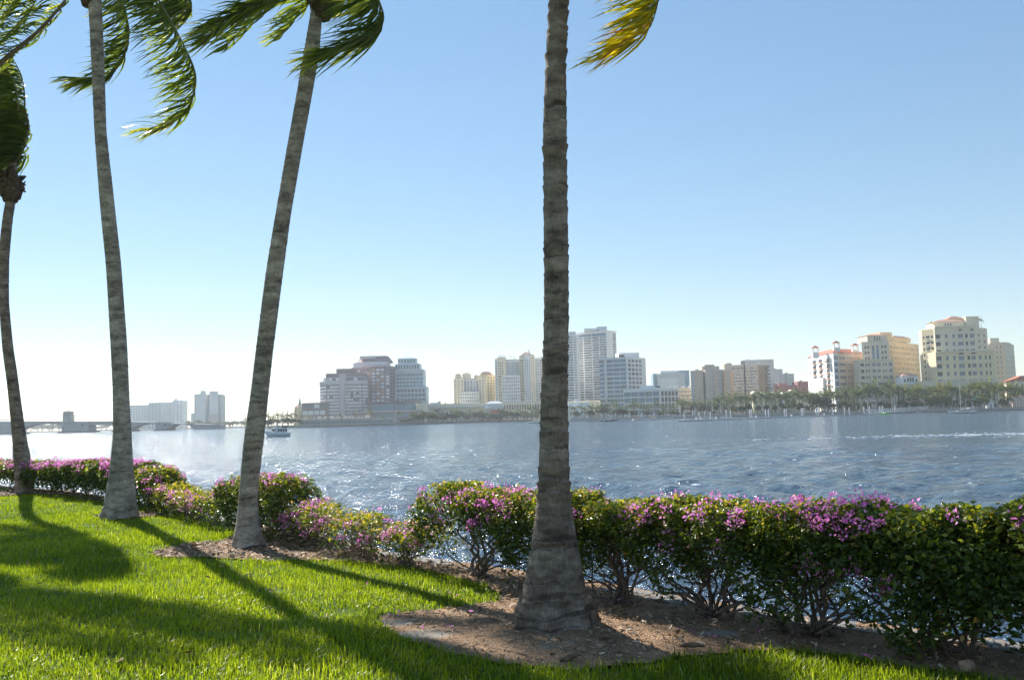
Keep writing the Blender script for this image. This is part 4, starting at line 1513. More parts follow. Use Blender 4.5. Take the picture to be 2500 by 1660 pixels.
    B.hip(p, z, B.zt(996, 867) - z, C_VERD, 0.8, 0.0, 'pyramid_roof')
    B.done()
    # ---- glass podium
    B = Building('office_podium', 'low stepped podium of dark teal glass between the office towers and the shore', 'building', 960, 960)
    f, p, z = B.one(896, 1024, 979, C_MAUVE, 25, d0=10, d1=10)
    B.grid(f, 14, 1, G_DARK, u=(.02, .7), v=(.86, .98), wf=.8, hf=.5)
    gl_ = glassm('podium_teal_glass', (0.16, 0.26, 0.33))
    f, p, z = B.one(905, 1020, 987, gl_, 10, d0=4, d1=6, name='glass_roof')
    f, p, z = B.one(884, 1026, 1001, C_MAUVE, 14, d0=0, d1=0)
    strips(B, f, [z - 1.2], 1.4, C_MAUVE2, .8)
    B.grid(f, 9, 2, [gl_, G_TEAL], u=(.22, 1), v=(.0, .8), wf=.95, hf=.7)
    f, p, z = B.one(1018, 1046, 984, C_CREAM, 14, d0=2, d1=6, name='rear_annex')
    B.done()
    # ---- waterfront pavilion
    B = Building('waterfront_pavilion', 'long flat roofed glass pavilion on the bank below the purple grey towers', 'building', 850, 880)
    f, p, z = B.one(729, 962, 1023, C_MAUVE2, 18, name='wall')
    B.grid(f, 18, 1, [G_BLUE, G_TEAL, G_BLUE], u=(.01, .99), v=(.12, .72), wf=.93, hf=.95, single=True)
    strips(B, f, [z + .3], .8, C_ORANGE, 1.5, u=(0, .14), name='roof_edge')
    strips(B, f, [z + .3], .8, C_MAUVE2, 1.5, u=(.14, 1), name='roof_edge')
    f, p, z = B.one(745, 900, 1015, C_BROWN2, 10, d0=8, d1=8, name='terrace')
    B.grid(f, 20, 1, [G_GREY, C_WHITE, G_DARK], v=(.75, 1), wf=.5, hf=.6)
    B.done()
    # ---- long beige mall
    B = Building('market_hall', 'long low beige hall with a pale overhanging roof behind the shore trees', 'building', 1120, 1120)
    f, p, z = B.one(1040, 1190, 985, C_CREAM, 40)
    strips(B, f, [B.zt(1110, 994)], 1.2, C_PALE, 2.5, name='canopy')
    B.grid(f, 16, 1, G_GREY, v=(.35, .55), wf=.6, hf=.8)
    B.one(1070, 1076, 979, C_GREY, 6, name='roof_vent', pyb=986)
    B.one(1050, 1075, 983, C_WHITE, 6, d0=-2, d1=-2, name='white_panel', pyb=991)
    B.done()
    B = Building('meeting_house', 'white gabled hall with a small red tiled lean-to, right of the long beige hall', 'building', 1205, 1100)
    f, p, z = B.one(1186, 1229, 985, C_PALE, 22, name='wall')
    B.hip(p, z, 3, C_WHITE, .3, .5)
    f, p, z = B.one(1183, 1200, 996, C_CREAM, 10, d0=-6, d1=-6, name='front_gable')
    B.hip(p, z, 3.5, C_PALE, .3, .1)
    f, p, z = B.one(1196, 1224, 1008, C_ORANGE, 8, d0=-12, d1=-12, name='lean_to')
    B.grid(f, 4, 1, G_DARK, v=(.1, .7), wf=.4, hf=.8)
    B.hip(p, z, 4, C_TILE, .8, .4)
    B.done()
    # ---- yellow condo, shorter
    B = Building('condominium', 'shorter yellow and cream condominium with salmon domed corner tower', 'building', 1160, 1200)
    f, p, z = B.one(1109, 1134, 924, C_CREAM, 25)
    B.grid(f, 3, 13, G_GREY, u=(.03, .97), v=(.16, .96), wf=.42, hf=.5)
    f, p, z = B.one(1133, 1172, 926, C_PALE, 25, d0=6, d1=6)
    B.grid(f, 5, 13, [G_DARK, G_GREY], u=(.02, .98), v=(.16, .96), wf=.5, hf=.55)
    balconies(B, f, 2, 13, (.1, .9), (.16, .96), .35)
    f, p, z = B.one(1124, 1170, 957, C_WHITE, 25, d0=-6, d1=-6)
    B.grid(f, 8, 8, [G_DARK, G_GREY], u=(.02, .98), v=(.05, .98), wf=.45, hf=.6)
    f, p, z = B.one(1170, 1192, 922, C_CREAM, 25, d0=0, d1=0)
    B.grid(f, 3, 13, G_GREY, u=(.03, .97), v=(.16, .96), wf=.42, hf=.5)
    f, p, z = B.one(1176, 1194, 913, C_PALE, 20, d0=2, d1=2)
    f, p, z = B.one(1190, 1212, 915, C_YEL, 25, d0=-3, d1=8)
    B.grid(f, 3, 13, [G_DARK], u=(.03, .97), v=(.16, .97), wf=.42, hf=.55)
    B.hip([(xpx(a, b), b) for a, b in ((1175, 1198), (1200, 1198), (1206, 1215), (1176, 1218))], B.zt(1188, 914), B.zt(1188, 907) - B.zt(1188, 914), C_TILE2, .6, .55)
    f, p, z = B.one(1113, 1128, 917, C_CREAM, 12, d0=3, d1=3, name='corner_turret', pyb=925)
    B.hip(p, z, 2.5, C_TILE2, .6, .5)
    f, p, z = B.one(1131, 1151, 914, C_CREAM, 14, d0=8, d1=8, name='corner_turret', pyb=927)
    B.hip(p, z, 2.2, C_CREAM, .4, .6)
    B.done()
    # ---- taller twin condo
    B = Building('condominium', 'taller cream and grey condominium pair with salmon dome, balconies in columns', 'building', 1265, 1180)
    f, p, z = B.one(1211, 1218, 876, C_PALE, 25, d0=5, d1=2)
    B.grid(f, 1, 19, G_GREY, v=(.12, .95), wf=.5, hf=.55)
    f, p, z = B.one(1217, 1238, 872, C_CREAM, 25)
    B.grid(f, 3, 19, [G_DARK, G_GREY], u=(.08, .72), v=(.12, .93), wf=.6, hf=.6)
    B.hip(p, z, 3.5, C_PALE, .6, .5)
    f, p, z = B.one(1236, 1272, 877, C_PALE, 25, d0=6, d1=6)
    B.grid(f, 7, 20, [G_DARK, G_BLUE], u=(.02, .98), v=(.12, .95), wf=.5, hf=.55)
    balconies(B, f, 3, 20, (.2, .95), (.12, .95), .5)
    f, p, z = B.one(1228, 1272, 917, C_WHITE, 28, d0=-6, d1=-6)
    B.grid(f, 8, 11, [G_DARK, G_GREY], u=(.02, .98), v=(.13, .98), wf=.48, hf=.6)
    balconies(B, f, 3, 11, (.1, .85), (.13, .98), .4)
    f, p, z = B.one(1271, 1284, 868, C_CREAM, 25)
    B.grid(f, 2, 19, [G_DARK], u=(.05, .8), v=(.12, .94), wf=.6, hf=.6)
    f, p, z = B.one(1283, 1299, 866, C_PALE, 25, d0=-3, d1=-3)
    B.grid(f, 3, 19, [G_GREY, G_BLUE], u=(.05, .95), v=(.12, .93), wf=.4, hf=.8)
    f, p, z = B.one(1298, 1309, 866, C_CREAM, 25)
    B.grid(f, 2, 19, [G_GREY], u=(.05, .95), v=(.12, .97), wf=.4, hf=.5)
    f, p, z = B.one(1308, 1345, 873, C_PALE, 25, d0=4, d1=4)
    B.grid(f, 6, 19, [G_DARK, G_GREY], u=(.05, .95), v=(.12, .97), wf=.5, hf=.5)
    balconies(B, f, 3, 19, (.1, .9), (.12, .97), .5)
    B.hip([(xpx(a, b), b) for a, b in ((1279, 1178), (1300, 1178), (1303, 1198), (1279, 1200))], B.zt(1290, 866), B.zt(1290, 859) - B.zt(1290, 866), C_TILE2, .6, .5)
    B.one(1294, 1297, 853, C_PALE, 3, name='chimney', pyb=863)
    f, p, z = B.one(1228, 1345, 981, C_CREAM, 12, d0=-9, d1=-9, name='arcade')
    B.grid(f, 18, 2, G_DARK, u=(.02, .98), v=(0, .95), wf=.5, hf=.6)
    B.done()
    # ---- white twin towers with ribbon windows
    B = Building('apartment_tower', 'white ribbon windowed high rise half hidden by the ringed palm trunk', 'building', 1380, 1120)
    fa, fb, pl, z = B.two(1346, 1405, 1419, 817, C_WHITE, 20, 14)
    n = 30
    B.grid(fa, 2, n, [G_DARK, G_GREY], u=(.03, .99), v=(.08, .985), wf=.93, hf=.5, proud=.05, single=True)
    B.grid(fb, 1, n, [G_GREY], u=(.0, .55), v=(.08, .985), wf=.9, hf=.45)
    B.one(1352, 1412, 810, C_PALE, 14, d0=6, d1=6, name='penthouse', pyb=818)
    B.done()
    B = Building('apartment_tower', 'tallest white high rise with ribbon windows and a roof top sign', 'building', 1460, 1130)
    fa, fb, pl, z = B.two(1413, 1487, 1511, 808, C_WHITE, 26, 16)
    nf = 32
    for u0, u1 in ((.03, .21), (.25, .50), (.53, .74)):
        B.grid(fa, 1, nf - 1, [G_DARK, G_DARK, G_GREY], u=(u0, u1), v=(.06, .945), wf=1, hf=.52, proud=.05)
    B.grid(fa, 2, nf - 1, [G_DARK, G_GREY], u=(.77, .995), v=(.06, .945), wf=.92, hf=.52, proud=.05)
    B.grid(fa, 2, 1, G_BLUE, u=(.01, .995), v=(.945, .985), wf=.97, hf=.85)
    B.grid(fb, 1, nf, [G_DARK, G_GREY], u=(.62, .95), v=(.06, .98), wf=.9, hf=.5)
    strips(B, fa, [z + .2], 1.2, C_WHITE, .9, name='roof_edge')
    strips(B, fb, [z + .2], 1.2, C_WHITE, .9, name='roof_edge')
    f, p, z2 = B.one(1433, 1489, 801, C_PALE, 14, d0=10, d1=7, name='penthouse', pyb=810)
    B.one(1463, 1489, 797, C_PALE, 10, d0=9, d1=8, name='lift_head', pyb=806)
    fx, fy = fa.at(.60, -0.3)
    cu = bpy.data.curves.new('sign_text', 'FONT')
    cu.body = 'TRUMP PLAZA'
    cu.size = 2.3
    cu.extrude = 0.15
    cu.align_x = 'CENTER'
    tmp = bpy.data.objects.new('tmp_text', cu)
    COL.objects.link(tmp)
    me = bpy.data.meshes.new_from_object(tmp.evaluated_get(bpy.context.evaluated_depsgraph_get()))
    bpy.data.objects.remove(tmp)
    me.materials.clear()
    me.materials.append(G_DARK)
    so = link('roof_sign', me, B.root)
    so['kind'] = 'stuff'
    so.location = Vector((fx, fy, z + .8)) - B.root.location
    so.rotation_euler = (math.pi / 2, 0, fa.rot)
    B.done()
    # ---- blue glass office
    B = Building('office_building', 'white framed blue glass office block with a plain penthouse', 'office', 1530, 1000)
    fa, fb, pl, z = B.two(1467, 1534, 1581, 871, C_PALE, 12, 30)
    rows = 12
    B.grid(fa, 1, rows, [G_BLUE, G_GREY, G_BLUE], u=(.0, .19), v=(.10, .975), wf=.93, hf=.70, proud=.05)
    B.grid(fa, 3, rows, [G_BLUE, G_BLUE, G_GREY], u=(.27, .985), v=(.10, .975), wf=.93, hf=.70, proud=.05)
    B.grid(fb, 4, rows, [G_DARK, G_GREY, G_GREY], u=(.06, .80), v=(.10, .975), wf=.72, hf=.62, proud=.05)
    pier(B, fa, .23, 2.2, LZ, z, C_PALE, 1.2)
    f, p, z2 = B.one(1516, 1566, 861, C_WHITE, 14, d0=16, d1=20, name='penthouse', pyb=874)
    B.rect(f, .0, .28, z2 - 5.2, z2 - 2.2, G_DARK, single=True)
    B.done()
    # ---- low white office
    B = Building('office_building', 'low white office with blue glass on one side and square dark windows on the other', 'office', 1600, 960)
    fa, fb, pl, z = B.two(1524, 1613, 1659, 948, C_WHITE, 14, 16)
    B.grid(fa, 5, 4, [G_BLUE, G_GREY], u=(.01, .99), v=(.06, .92), wf=.93, hf=.78, proud=.05)
    B.grid(fb, 5, 4, G_DARK, u=(.04, .98), v=(.06, .93), wf=.76, hf=.78, proud=.05)
    f, p, z2 = B.one(1567, 1616, 941, C_WHITE, 12, d0=12, d1=10, name='penthouse', pyb=950)
    B.rect(f, .72, .98, z2 - 2.3, z2 - .7, G_DARK, single=True)
    B.done()
    # ---- grey glass block behind
    B = Building('office_building', 'distant grey block with pale blue glass corners', 'office', 1640, 1300)
    G_SKY = glassm('window_sky_blue', (0.22, 0.36, 0.46))
    f, p, z = B.one(1598, 1612, 912, G_SKY, 25, name='glass_corner')
    f, p, z = B.one(1609, 1676, 912, C_GREY, 30, d0=-5, d1=-5)
    B.grid(f, 6, 6, C_PALE, v=(.2, .9), wf=.985, hf=.97, name='cladding_panel', proud=.1)
    B.grid(f, 2, 1, G_DARK, u=(.2, .5), v=(.86, .89), wf=.4, hf=.9)
    B.one(1616, 1658, 905, C_PALE, 18, d0=4, d1=4, name='plant_room', pyb=913)
    f, p, z = B.one(1660, 1687, 904, G_SKY, 25, d0=4, d1=4, name='glass_tower')
    f, p, z = B.one(1661, 1676, 910, C_GREY, 5, d0=-6, d1=-6, name='grey_panel')
    B.done()
    # ---- cream parking block with white tent roofs
    B = Building('parking_block', 'pale green garage block topped by little white tent roofs', 'building', 1680, 1020)
    f, p, z = B.one(1650, 1700, 947, C_CREAM, 20)
    B.grid(f, 8, 5, [G_GREY, G_TEAL, C_TILE2], u=(.2, 1), v=(.2, .95), wf=.5, hf=.5)
    f, p, z = B.one(1660, 1692, 975, C_PALE, 10, d0=-12, d1=-12, name='ramp')
    B.grid(f, 1, 3, G_DARK, u=(.1, .9), v=(0, .9), wf=1, hf=.35)
    for q, px in enumerate((1619, 1642, 1654, 1672, 1688)):
        x, y = xpx(px, 1012), 1012
        zz = B.zt(px, 945, 1012)
        B.hip([(x - 2.6, y - 2), (x + 2.6, y - 2), (x + 2.6, y + 2), (x - 2.6, y + 2)], zz, 1.8, C_WHITE, .2, .05, 'tent_roof')
    B.done()
    # ---- white stepped terrace building
    B = Building('terrace_building', 'low dazzling white stepped terrace by the shore palms', 'building', 1415, 1010)
    f, p, z = B.one(1380, 1470, 978, C_CREAM, 14, d0=10, d1=10)
    f, p, z = B.one(1380, 1442, 983, C_WHITE, 12)
    f, p, z = B.one(1380, 1420, 992, C_WHITE, 12, d0=-8, d1=-8)
    f, p, z = B.one(1380, 1402, 1001, C_WHITE, 10, d0=-16, d1=-16)
    x, y = xpx(1410, 1012), 1012
    B.hip([(x - 3, y - 3), (x + 3, y - 3), (x + 3, y + 3), (x - 3, y + 3)], B.zt(1410, 980, 1012), 3.2, C_WHITE, .2, 0.1, 'tent_roof')
    B.done()
    # ---- brown slab 1
    B = Building('apartment_slab', 'brown slab block with a blank brick end bay and pale spandrel bands', 'building', 1740, 980)
    f, p, z = B.one(1690, 1700, 905, C_BROWN2, 20, d0=4, d1=0)
    B.grid(f, 1, 16, C_PALE, u=(.08, .92), v=(.0, .97), wf=1, hf=.4, name='spandrel', proud=.15)
    f, p, z = B.one(1699, 1720, 904, C_BROWN, 22)
    f, p, z = B.one(1719, 1727, 905, C_PALE, 20, d0=4, d1=4)
    B.grid(f, 1, 16, G_DARK, u=(.1, .9), v=(0, .97), wf=1, hf=.55)
    f, p, z = B.one(1726, 1789, 902, C_BROWN2, 24, d0=0, d1=3)
    for (u0, u1, c) in ((.12, .32, 2), (.40, .72, 4), (.80, .98, 2)):
        B.grid(f, c, 16, G_DARK, u=(u0, u1), v=(.0, .96), wf=.84, hf=.5)
        B.grid(f, 1, 16, C_PALE, u=(u0, u1), v=(.0 - .0, .96), wf=1, hf=.30, name='spandrel', proud=.22, thick=.3)
    for u_ in (.36, .76):
        pier(B, f, u_, 2.2, LZ, z, C_BROWN, .7)
    f2, p, z = B.one(1771, 1776, 903, C_ORBR, 4, d0=-1.2, d1=-1.2, name='brick_pier')
    f2, p, z = B.one(1787, 1794, 904, C_ORBR, 18, d0=2.5, d1=8, name='brick_end')
    B.one(1719, 1761, 894, C_BROWN2, 12, d0=8, d1=8, name='penthouse', pyb=905)
    B.one(1725, 1749, 890, C_BROWN2, 8, d0=10, d1=10, name='lift_head', pyb=896)
    B.done()
    # ---- brown slab 2
    B = Building('apartment_slab', 'taupe gridded slab block with an orange brick balcony end', 'building', 1830, 1060)
    fa, fb, pl, z = B.two(1774, 1855, 1880, 889, C_BROWN2, 8, 26)
    B.grid(fa, 14, 14, [G_GREY, C_BROWN, G_DARK], u=(.22, .99), v=(.06, .96), wf=.62, hf=.42)
    pier(B, fa, .60, 1.4, LZ, z, G_DARK, .3)
    B.part('brick_end', Geo().prism([pl[1], pl[2], (pl[2][0] - 2, pl[2][1] + 1), (pl[1][0] - .6, pl[1][1] + .8)], LZ, z - .4), C_ORBR)
    B.grid(fb, 1, 14, G_DARK, u=(.72, .98), v=(.05, .96), wf=.8, hf=.5, proud=.8, thick=1.2)
    f, p, z2 = B.one(1774, 1792, 888, C_BROWN2, 14, d0=12, d1=12, name='roof_block', pyb=896)
    B.one(1779, 1791, 886, C_BROWN2, 8, d0=11, d1=11, name='lift_head', pyb=894)
    B.done()
    # ---- plain grey tower behind
    B = Building('apartment_tower', 'plain pale grey tower behind the orange brick end, few windows', 'building', 1860, 1150)
    f, p, z = B.one(1816, 1895, 878, C_GREY, 30, d0=6, d1=0)
    B.grid(f, 1, 9, G_DARK, u=(.8, .88), v=(.3, .9), wf=.9, hf=.4)
    B.one(1814, 1834, 881, C_GREY, 14, d0=-8, d1=-8, name='roof_block', pyb=890)
    B.grid(Face((xpx(1814, 1140), 1140), (xpx(1826, 1140), 1140), B.zt(1820, 889, 1140), B.zt(1820, 882, 1140)), 1, 2, G_DARK, wf=.9, hf=.4)
    B.done()
    B = Building('warehouse_block', 'two stepped windowless grey boxes behind the maroon building', 'building', 1920, 1200)
    f, p, z = B.one(1893, 1916, 901, C_GREY, 25)
    f, p, z = B.one(1914, 1943, 912, C_GREY, 25, d0=-4, d1=-4)
    pier(B, f, .3, .6, LZ, z, G_GREY, .2)
    B.done()
    B = Building('maroon_building', 'windowless maroon red block beside the white hotel', 'building', 1945, 1100)
    f, p, z = B.one(1905, 1926, 935, C_MAROON, 22)
    f, p, z = B.one(1925, 1953, 940, C_MAROON, 22, d0=4, d1=4)
    f, p, z = B.one(1951, 1980, 931, C_MAROON, 22)
    B.grid(Face((xpx(1907, 1098), 1098), (xpx(1978, 1098), 1098), LZ, B.zt(1940, 941, 1098)), 12, 1, C_BROWN2, v=(.75, .95), wf=.06, hf=1, name='pilaster')
    B.done()
    # ---- low cream vault building before it
    B = Building('market_hall', 'low cream hall with rounded white vaults behind the promenade palms', 'building', 1900, 930)
    f, p, z = B.one(1845, 1990, 962, C_CREAM, 16)
    for px, w, top in ((1849, 9, 954), (1898, 9, 955), (1938, 7, 951), (1866, 6, 957)):
        x = xpx(px, 925)
        rr = w / FPX * 925
        zc = B.zt(px, top, 925) - rr * .8
        V = [(x + rr * math.cos(t), 925 + yy, zc + rr * .8 * math.sin(t)) for yy in (0, 12) for t in np.linspace(0, math.pi, 9)]
        g = Geo().add(V, [[i, i + 1, 10 + i, 9 + i] for i in range(8)], [[0, i, i + 1] for i in range(1, 8)])
        g.box((x, 931, (LZ + zc) / 2), (rr * 2, 12, zc - LZ))
        B.part('vault', g, C_CREAM)
    f, p, z = B.one(1913, 1935, 957, C_WHITE, 8, d0=-8, d1=-8, name='portal')
    B.rect(f, .25, .75, LZ, z - 4, G_DARK, single=True)
    B.done()
    # ---- white hotel with red roof
    B = Building('hotel', 'white hotel with red tiled hip roof and three open roof cupolas', 'hotel', 2041, 900)
    fa, fb, pl, z = B.two(1979, 2042, 2117, 861, C_WHITE, 75, 24)
    B.part('side_wall', Geo().prism([fb.at(.14, .25), fb.at(1, .25), fb.at(1, -.2), fb.at(.14, -.2)], LZ, z), C_ORANGE)
    for u0, u1 in ((.22, .32), (.46, .56), (.74, .84)):
        B.grid(fa, 1, 7, G_DARK, u=(u0, u1), v=(.25, .95), wf=1, hf=.6)
    balconies(B, fa, 3, 7, (.14, .92), (.25, .95), .5, 1.4, C_TILE2)
    B.grid(fa, 8, 8, G_GREY, u=(.02, .98), v=(.2, .95), wf=.25, hf=.35)
    B.grid(fb, 1, 8, G_BLUE, u=(.01, .14), v=(.1, .97), wf=.8, hf=.6, proud=.3)
    B.grid(fb, 3, 7, G_GREY, u=(.17, .38), v=(.2, .97), wf=.7, hf=.4, proud=.3)
    B.grid(fb, 9, 7, G_GREY, u=(.42, .99), v=(.2, .97), wf=.3, hf=.35, proud=.3)
    zr = B.zt(2045, 849, 905)
    B.hip(pl, z, zr - z, C_TILE, 1.2, .62)
    f, p, zz_ = B.one(1977, 2013, 924, C_WHITE, 6, d0=72, d1=26, name='base_block')
    B.grid(f, 8, 1, G_GREY, v=(.3, .6), wf=.3, hf=.6)
    for px, py, Y in ((1998, 844, 925), (2050, 832, 912), (2096, 838, 922)):
        x = xpx(px, Y)
        zt_ = B.zt(px, py + 5, Y)
        g = Geo()
        zb_ = B.zt(px, py + 18, Y)
        g.box((x, Y, zb_ - 2.2), (6.2, 5, 6), .0)
        for dx in (-2.4, 2.4):
            for dy in (-2, 2):
                g.box((x + dx, Y + dy, (zt_ + zb_) / 2), (.7, .7, zt_ - zb_ + 1))
        c = B.part('cupola', g, C_WHITE)
        g = Geo()
        V = [(x - 3.6, Y - 3, zt_), (x + 3.6, Y - 3, zt_), (x + 3.6, Y + 3, zt_), (x - 3.6, Y + 3, zt_), (x, Y, zt_ + 2.3)]
        g.add(V, [[3, 2, 1, 0]], [[0, 1, 4], [1, 2, 4], [2, 3, 4], [3, 0, 4]])
        g.obj('roof', C_TILE, c)
    B.done()
    # ---- tan and peach building
    B = Building('condominium', 'tan fronted condominium with a long peach side wing and salmon roofs', 'building', 2180, 900)
    fa, fb, pl, z = B.two(2113, 2179, 2252, 832, C_TAN, 6, 60)
    B.part('side_wall', Geo().prism([fb.at(.01, .25), fb.at(1, .25), fb.at(1, -.2), fb.at(.01, -.2)], LZ, z - .2), C_GOLD)
    B.grid(fa, 2, 6, G_DARK, u=(.08, .30), v=(.48, .96), wf=.55, hf=.42)
    B.grid(fa, 2, 1, G_BLUE, u=(.34, .66), v=(.48, .95), wf=.55, hf=.95)
    B.grid(fa, 2, 6, G_DARK, u=(.70, .94), v=(.48, .96), wf=.55, hf=.42)
    B.grid(fb, 16, 11, [G_DARK, C_ORBR], u=(.03, .99), v=(.12, .95), wf=.4, hf=.5, proud=.3)
    fl, p, zl = B.one(2105, 2188, 877, C_TAN, 14, d0=-10, d1=-8, name='lower_block')
    B.grid(fl, 1, 6, G_DARK, u=(.03, .13), v=(.22, .96), wf=.95, hf=.5)
    B.grid(fl, 2, 6, G_DARK, u=(.16, .32), v=(.22, .96), wf=.5, hf=.4)
    B.grid(fl, 2, 6, G_GREY, u=(.35, .64), v=(.22, .96), wf=.68, hf=.5)
    B.grid(fl, 2, 6, G_DARK, u=(.67, .82), v=(.22, .96), wf=.5, hf=.4)
    B.grid(fl, 1, 6, G_GREY, u=(.86, .97), v=(.22, .96), wf=.9, hf=.55)
    strips(B, fl, [zl - .3, LZ + (zl - LZ) * .2], 1.0, C_CREAM, .8, name='cornice')
    ft, p, zt_ = B.one(2128, 2176, 818, C_TAN, 26, d0=4, d1=4, name='roof_block', pyb=833)
    B.grid(ft, 3, 1, G_DARK, u=(.3, .7), v=(.1, .75), wf=.35, hf=1)
    B.hip(p, zt_, B.zt(2150, 812) - zt_, C_TILE2, 1, .3)
    f, p, zt_ = B.one(2160, 2189, 811, C_GOLD, 20, d0=20, d1=24, name='roof_block', pyb=833)
    f, p, zt_ = B.one(2190, 2234, 825, C_GOLD, 16, d0=26, d1=46, name='roof_block', pyb=835)
    B.hip(p, zt_, 2.5, C_TILE2, .8, .5)
    B.done()
    # ---- arched pavilion
    B = Building('arched_pavilion', 'small white fronted pavilion with three round arches under a salmon roof', 'building', 2227, 865)
    f, p, z = B.one(2206, 2247, 918, C_WHITE, 14)
    for u_ in (.38, .53, .68):
        B.rect(f, u_ - .055, u_ + .055, z - 5.6, z - 2.6, G_DARK, single=True)
        x, y = f.at(u_, .25)
        V = [(x, y, z - 2.6)] + [(x + .055 * f.L * math.cos(t), y, z - 2.6 + 1.1 * math.sin(t)) for t in np.linspace(0, math.pi, 9)]
        V2 = [(a, b + .3, c) for a, b, c in V]
        B.part('arch_head', Geo().add(V + V2, [[1 + i, 2 + i, 12 + i, 11 + i] for i in range(8)], [[0, i, i + 1] for i in range(1, 9)]), G_DARK)
    for u_ in (.18, .88):
        B.rect(f, u_ - .06, u_ + .06, z - 5.6, z - 3.0, G_DARK, single=True)
    B.hip(p, z, 3.2, C_TILE2, 1.0, .35)
    f, p, z = B.one(2190, 2262, 936, C_TAN, 12, d0=-4, d1=-4, name='podium')
    B.grid(f, 6, 1, G_DARK, v=(.3, .9), wf=.3, hf=.8)
    B.done()
    # ---- big yellow tower on the right
    B = Building('condominium', 'big yellow stepped condominium with arched balcony bays and a salmon crown', 'building', 2340, 870)
    fl, p, zl = B.one(2262, 2294, 804, C_YEL, 30, d0=14, d1=0, name='left_bay')
    R = 12
    B.grid(fl, 1, R, G_DARK, u=(.06, .2), v=(.06, .94), wf=.75, hf=.38, single=True)
    B.grid(fl, 1, R, G_DARK, u=(.30, .58), v=(.06, .94), wf=.95, hf=.48)
    B.grid(fl, 1, R, G_DARK, u=(.68, .86), v=(.06, .94), wf=.85, hf=.42, single=True)
    fm, p, zm = B.one(2294, 2395, 797, C_CREAM, 34, d0=-1, d1=-1, name='main_front')
    for (u0, u1, m_, w_) in ((.02, .13, G_DARK, 1), (.24, .31, G_GREY, .9), (.42, .49, G_GREY, .9), (.555, .685, G_GREY, 1), (.735, .80, G_DARK, .9), (.85, .96, G_GREY, 1)):
        B.grid(fm, 1, 4, m_, u=(u0, u1), v=(.56, .93), wf=w_, hf=.52, single=True)
    fb_, p, zb_ = B.one(2293, 2438, 857, C_YEL, 20, d0=-8, d1=-8, name='lower_front')
    for (u0, u1, m_) in ((.01, .095, G_DARK), (.17, .215, G_GREY), (.29, .335, G_GREY), (.385, .48, G_GREY), (.535, .58, G_DARK), (.605, .675, G_GREY), (.725, .77, G_GREY), (.83, .855, G_DARK), (.90, .925, G_DARK)):
        B.grid(fb_, 1, 6, m_, u=(u0, u1), v=(.14, .95), wf=1, hf=.52, single=True)
    strips(B, fb_, [zb_ - .2], 1.2, C_CREAM, 1.0, name='cornice')
    strips(B, fm, [zm - .2], 1.4, C_CREAM, 1.0, name='cornice')
    for f_, us, zz_ in ((fm, (.62, .905), zm - 4.2), (fb_, (.43, .64), zb_ - 3.0)):
        for u_ in us:
            x, y = f_.at(u_, .5)
            rr = f_.L * .047
            V = [(x, y, zz_)] + [(x + rr * math.cos(t), y, zz_ + 1.7 * math.sin(t)) for t in np.linspace(0, math.pi, 9)]
            V2 = [(a, b + .4, c) for a, b, c in V]
            B.part('arch_head', Geo().add(V + V2, [[1 + i, 2 + i, 12 + i, 11 + i] for i in range(8)], [[0, i, i + 1] for i in range(1, 9)]), G_DARK)
    for f_, (u0, u1), n_, v in ((fl, (.30, .58), R, (.06, .94)), (fb_, (.385, .48), 6, (.14, .95)), (fb_, (.01, .095), 6, (.14, .95)), (fm, (.555, .685), 4, (.56, .93))):
        balconies(B, f_, 1, n_, (u0, u1), v, 1.0, .9, C_PALE)
    fr, p, zr = B.one(2392, 2423, 800, C_CREAM, 26, d0=2, d1=16, name='right_bay')
    B.grid(fr, 2, 12, G_DARK, u=(.1, .95), v=(.06, .94), wf=.3, hf=.42)
    f, p, z1 = B.one(2294, 2368, 785, C_CREAM, 20, d0=12, d1=10, name='crown_block', pyb=800)
    B.grid(f, 3, 1, G_DARK, u=(.33, .6), v=(.1, .8), wf=.4, hf=.8)
    B.hip(p, z1, 2.5, C_TILE2, .8, .5)
    f, p, z1 = B.one(2330, 2366, 777, C_GOLD, 12, d0=20, d1=20, name='crown_block', pyb=790)
    B.hip(p, z1, 2.6, C_TILE2, .8, .3)
    f, p, z1 = B.one(2373, 2405, 772, C_CREAM, 16, d0=14, d1=14, name='crown_block', pyb=800)
    f, p, z1 = B.one(2250, 2440, 928, C_TAN, 16, d0=-14, d1=-14, name='podium')
    B.grid(f, 10, 1, G_DARK, u=(.2, .98), v=(.2, .85), wf=.35, hf=.8)
    B.done()
    # ---- right rear tower
    B = Building('apartment_tower', 'plain tan slab tower behind the big yellow condominium', 'building', 2455, 940)
    f, p, z = B.one(2426, 2464, 836, C_TAN, 26, d0=10, d1=0)
    B.grid(f, 2, 11, G_DARK, u=(.35, .85), v=(.1, .97), wf=.22, hf=.4, single=True, skip=.2)
    f, p, z = B.one(2463, 2486, 840, C_TAN, 26, d0=0, d1=20)
    B.grid(f, 1, 11, C_PALE, u=(.05, .95), v=(.05, .97), wf=1, hf=.25, name='spandrel', proud=.15)
    f, p, z = B.one(2429, 2451, 825, C_CREAM, 12, d0=10, d1=10, name='lift_head', pyb=838)
    B.done()
    B = Building('villa', 'cream villa with a red tiled hip roof beside the tan slab tower', 'building', 2500, 860)
    f, p, z = B.one(2480, 2560, 929, C_CREAM, 18)
    B.hip(p, z, 5, C_TILE, 1.2, .4)
    B.grid(f, 6, 2, G_DARK, v=(.3, .95), wf=.35, hf=.6)
    B.done()
    B = Building('kiosk', 'small pink kiosk with doors on the promenade under the palms', 'kiosk', 2490, 779)
    f, p, z = B.one(2475, 2512, 970, plain('kiosk_pink', (.72, .58, .5), .8, .06, .1), 8)
    B.grid(f, 5, 1, C_TILE2, v=(0, .85), wf=.35, hf=.9, name='door')
    B.hip(p, z, 1.6, C_TILE2, .6, .4)
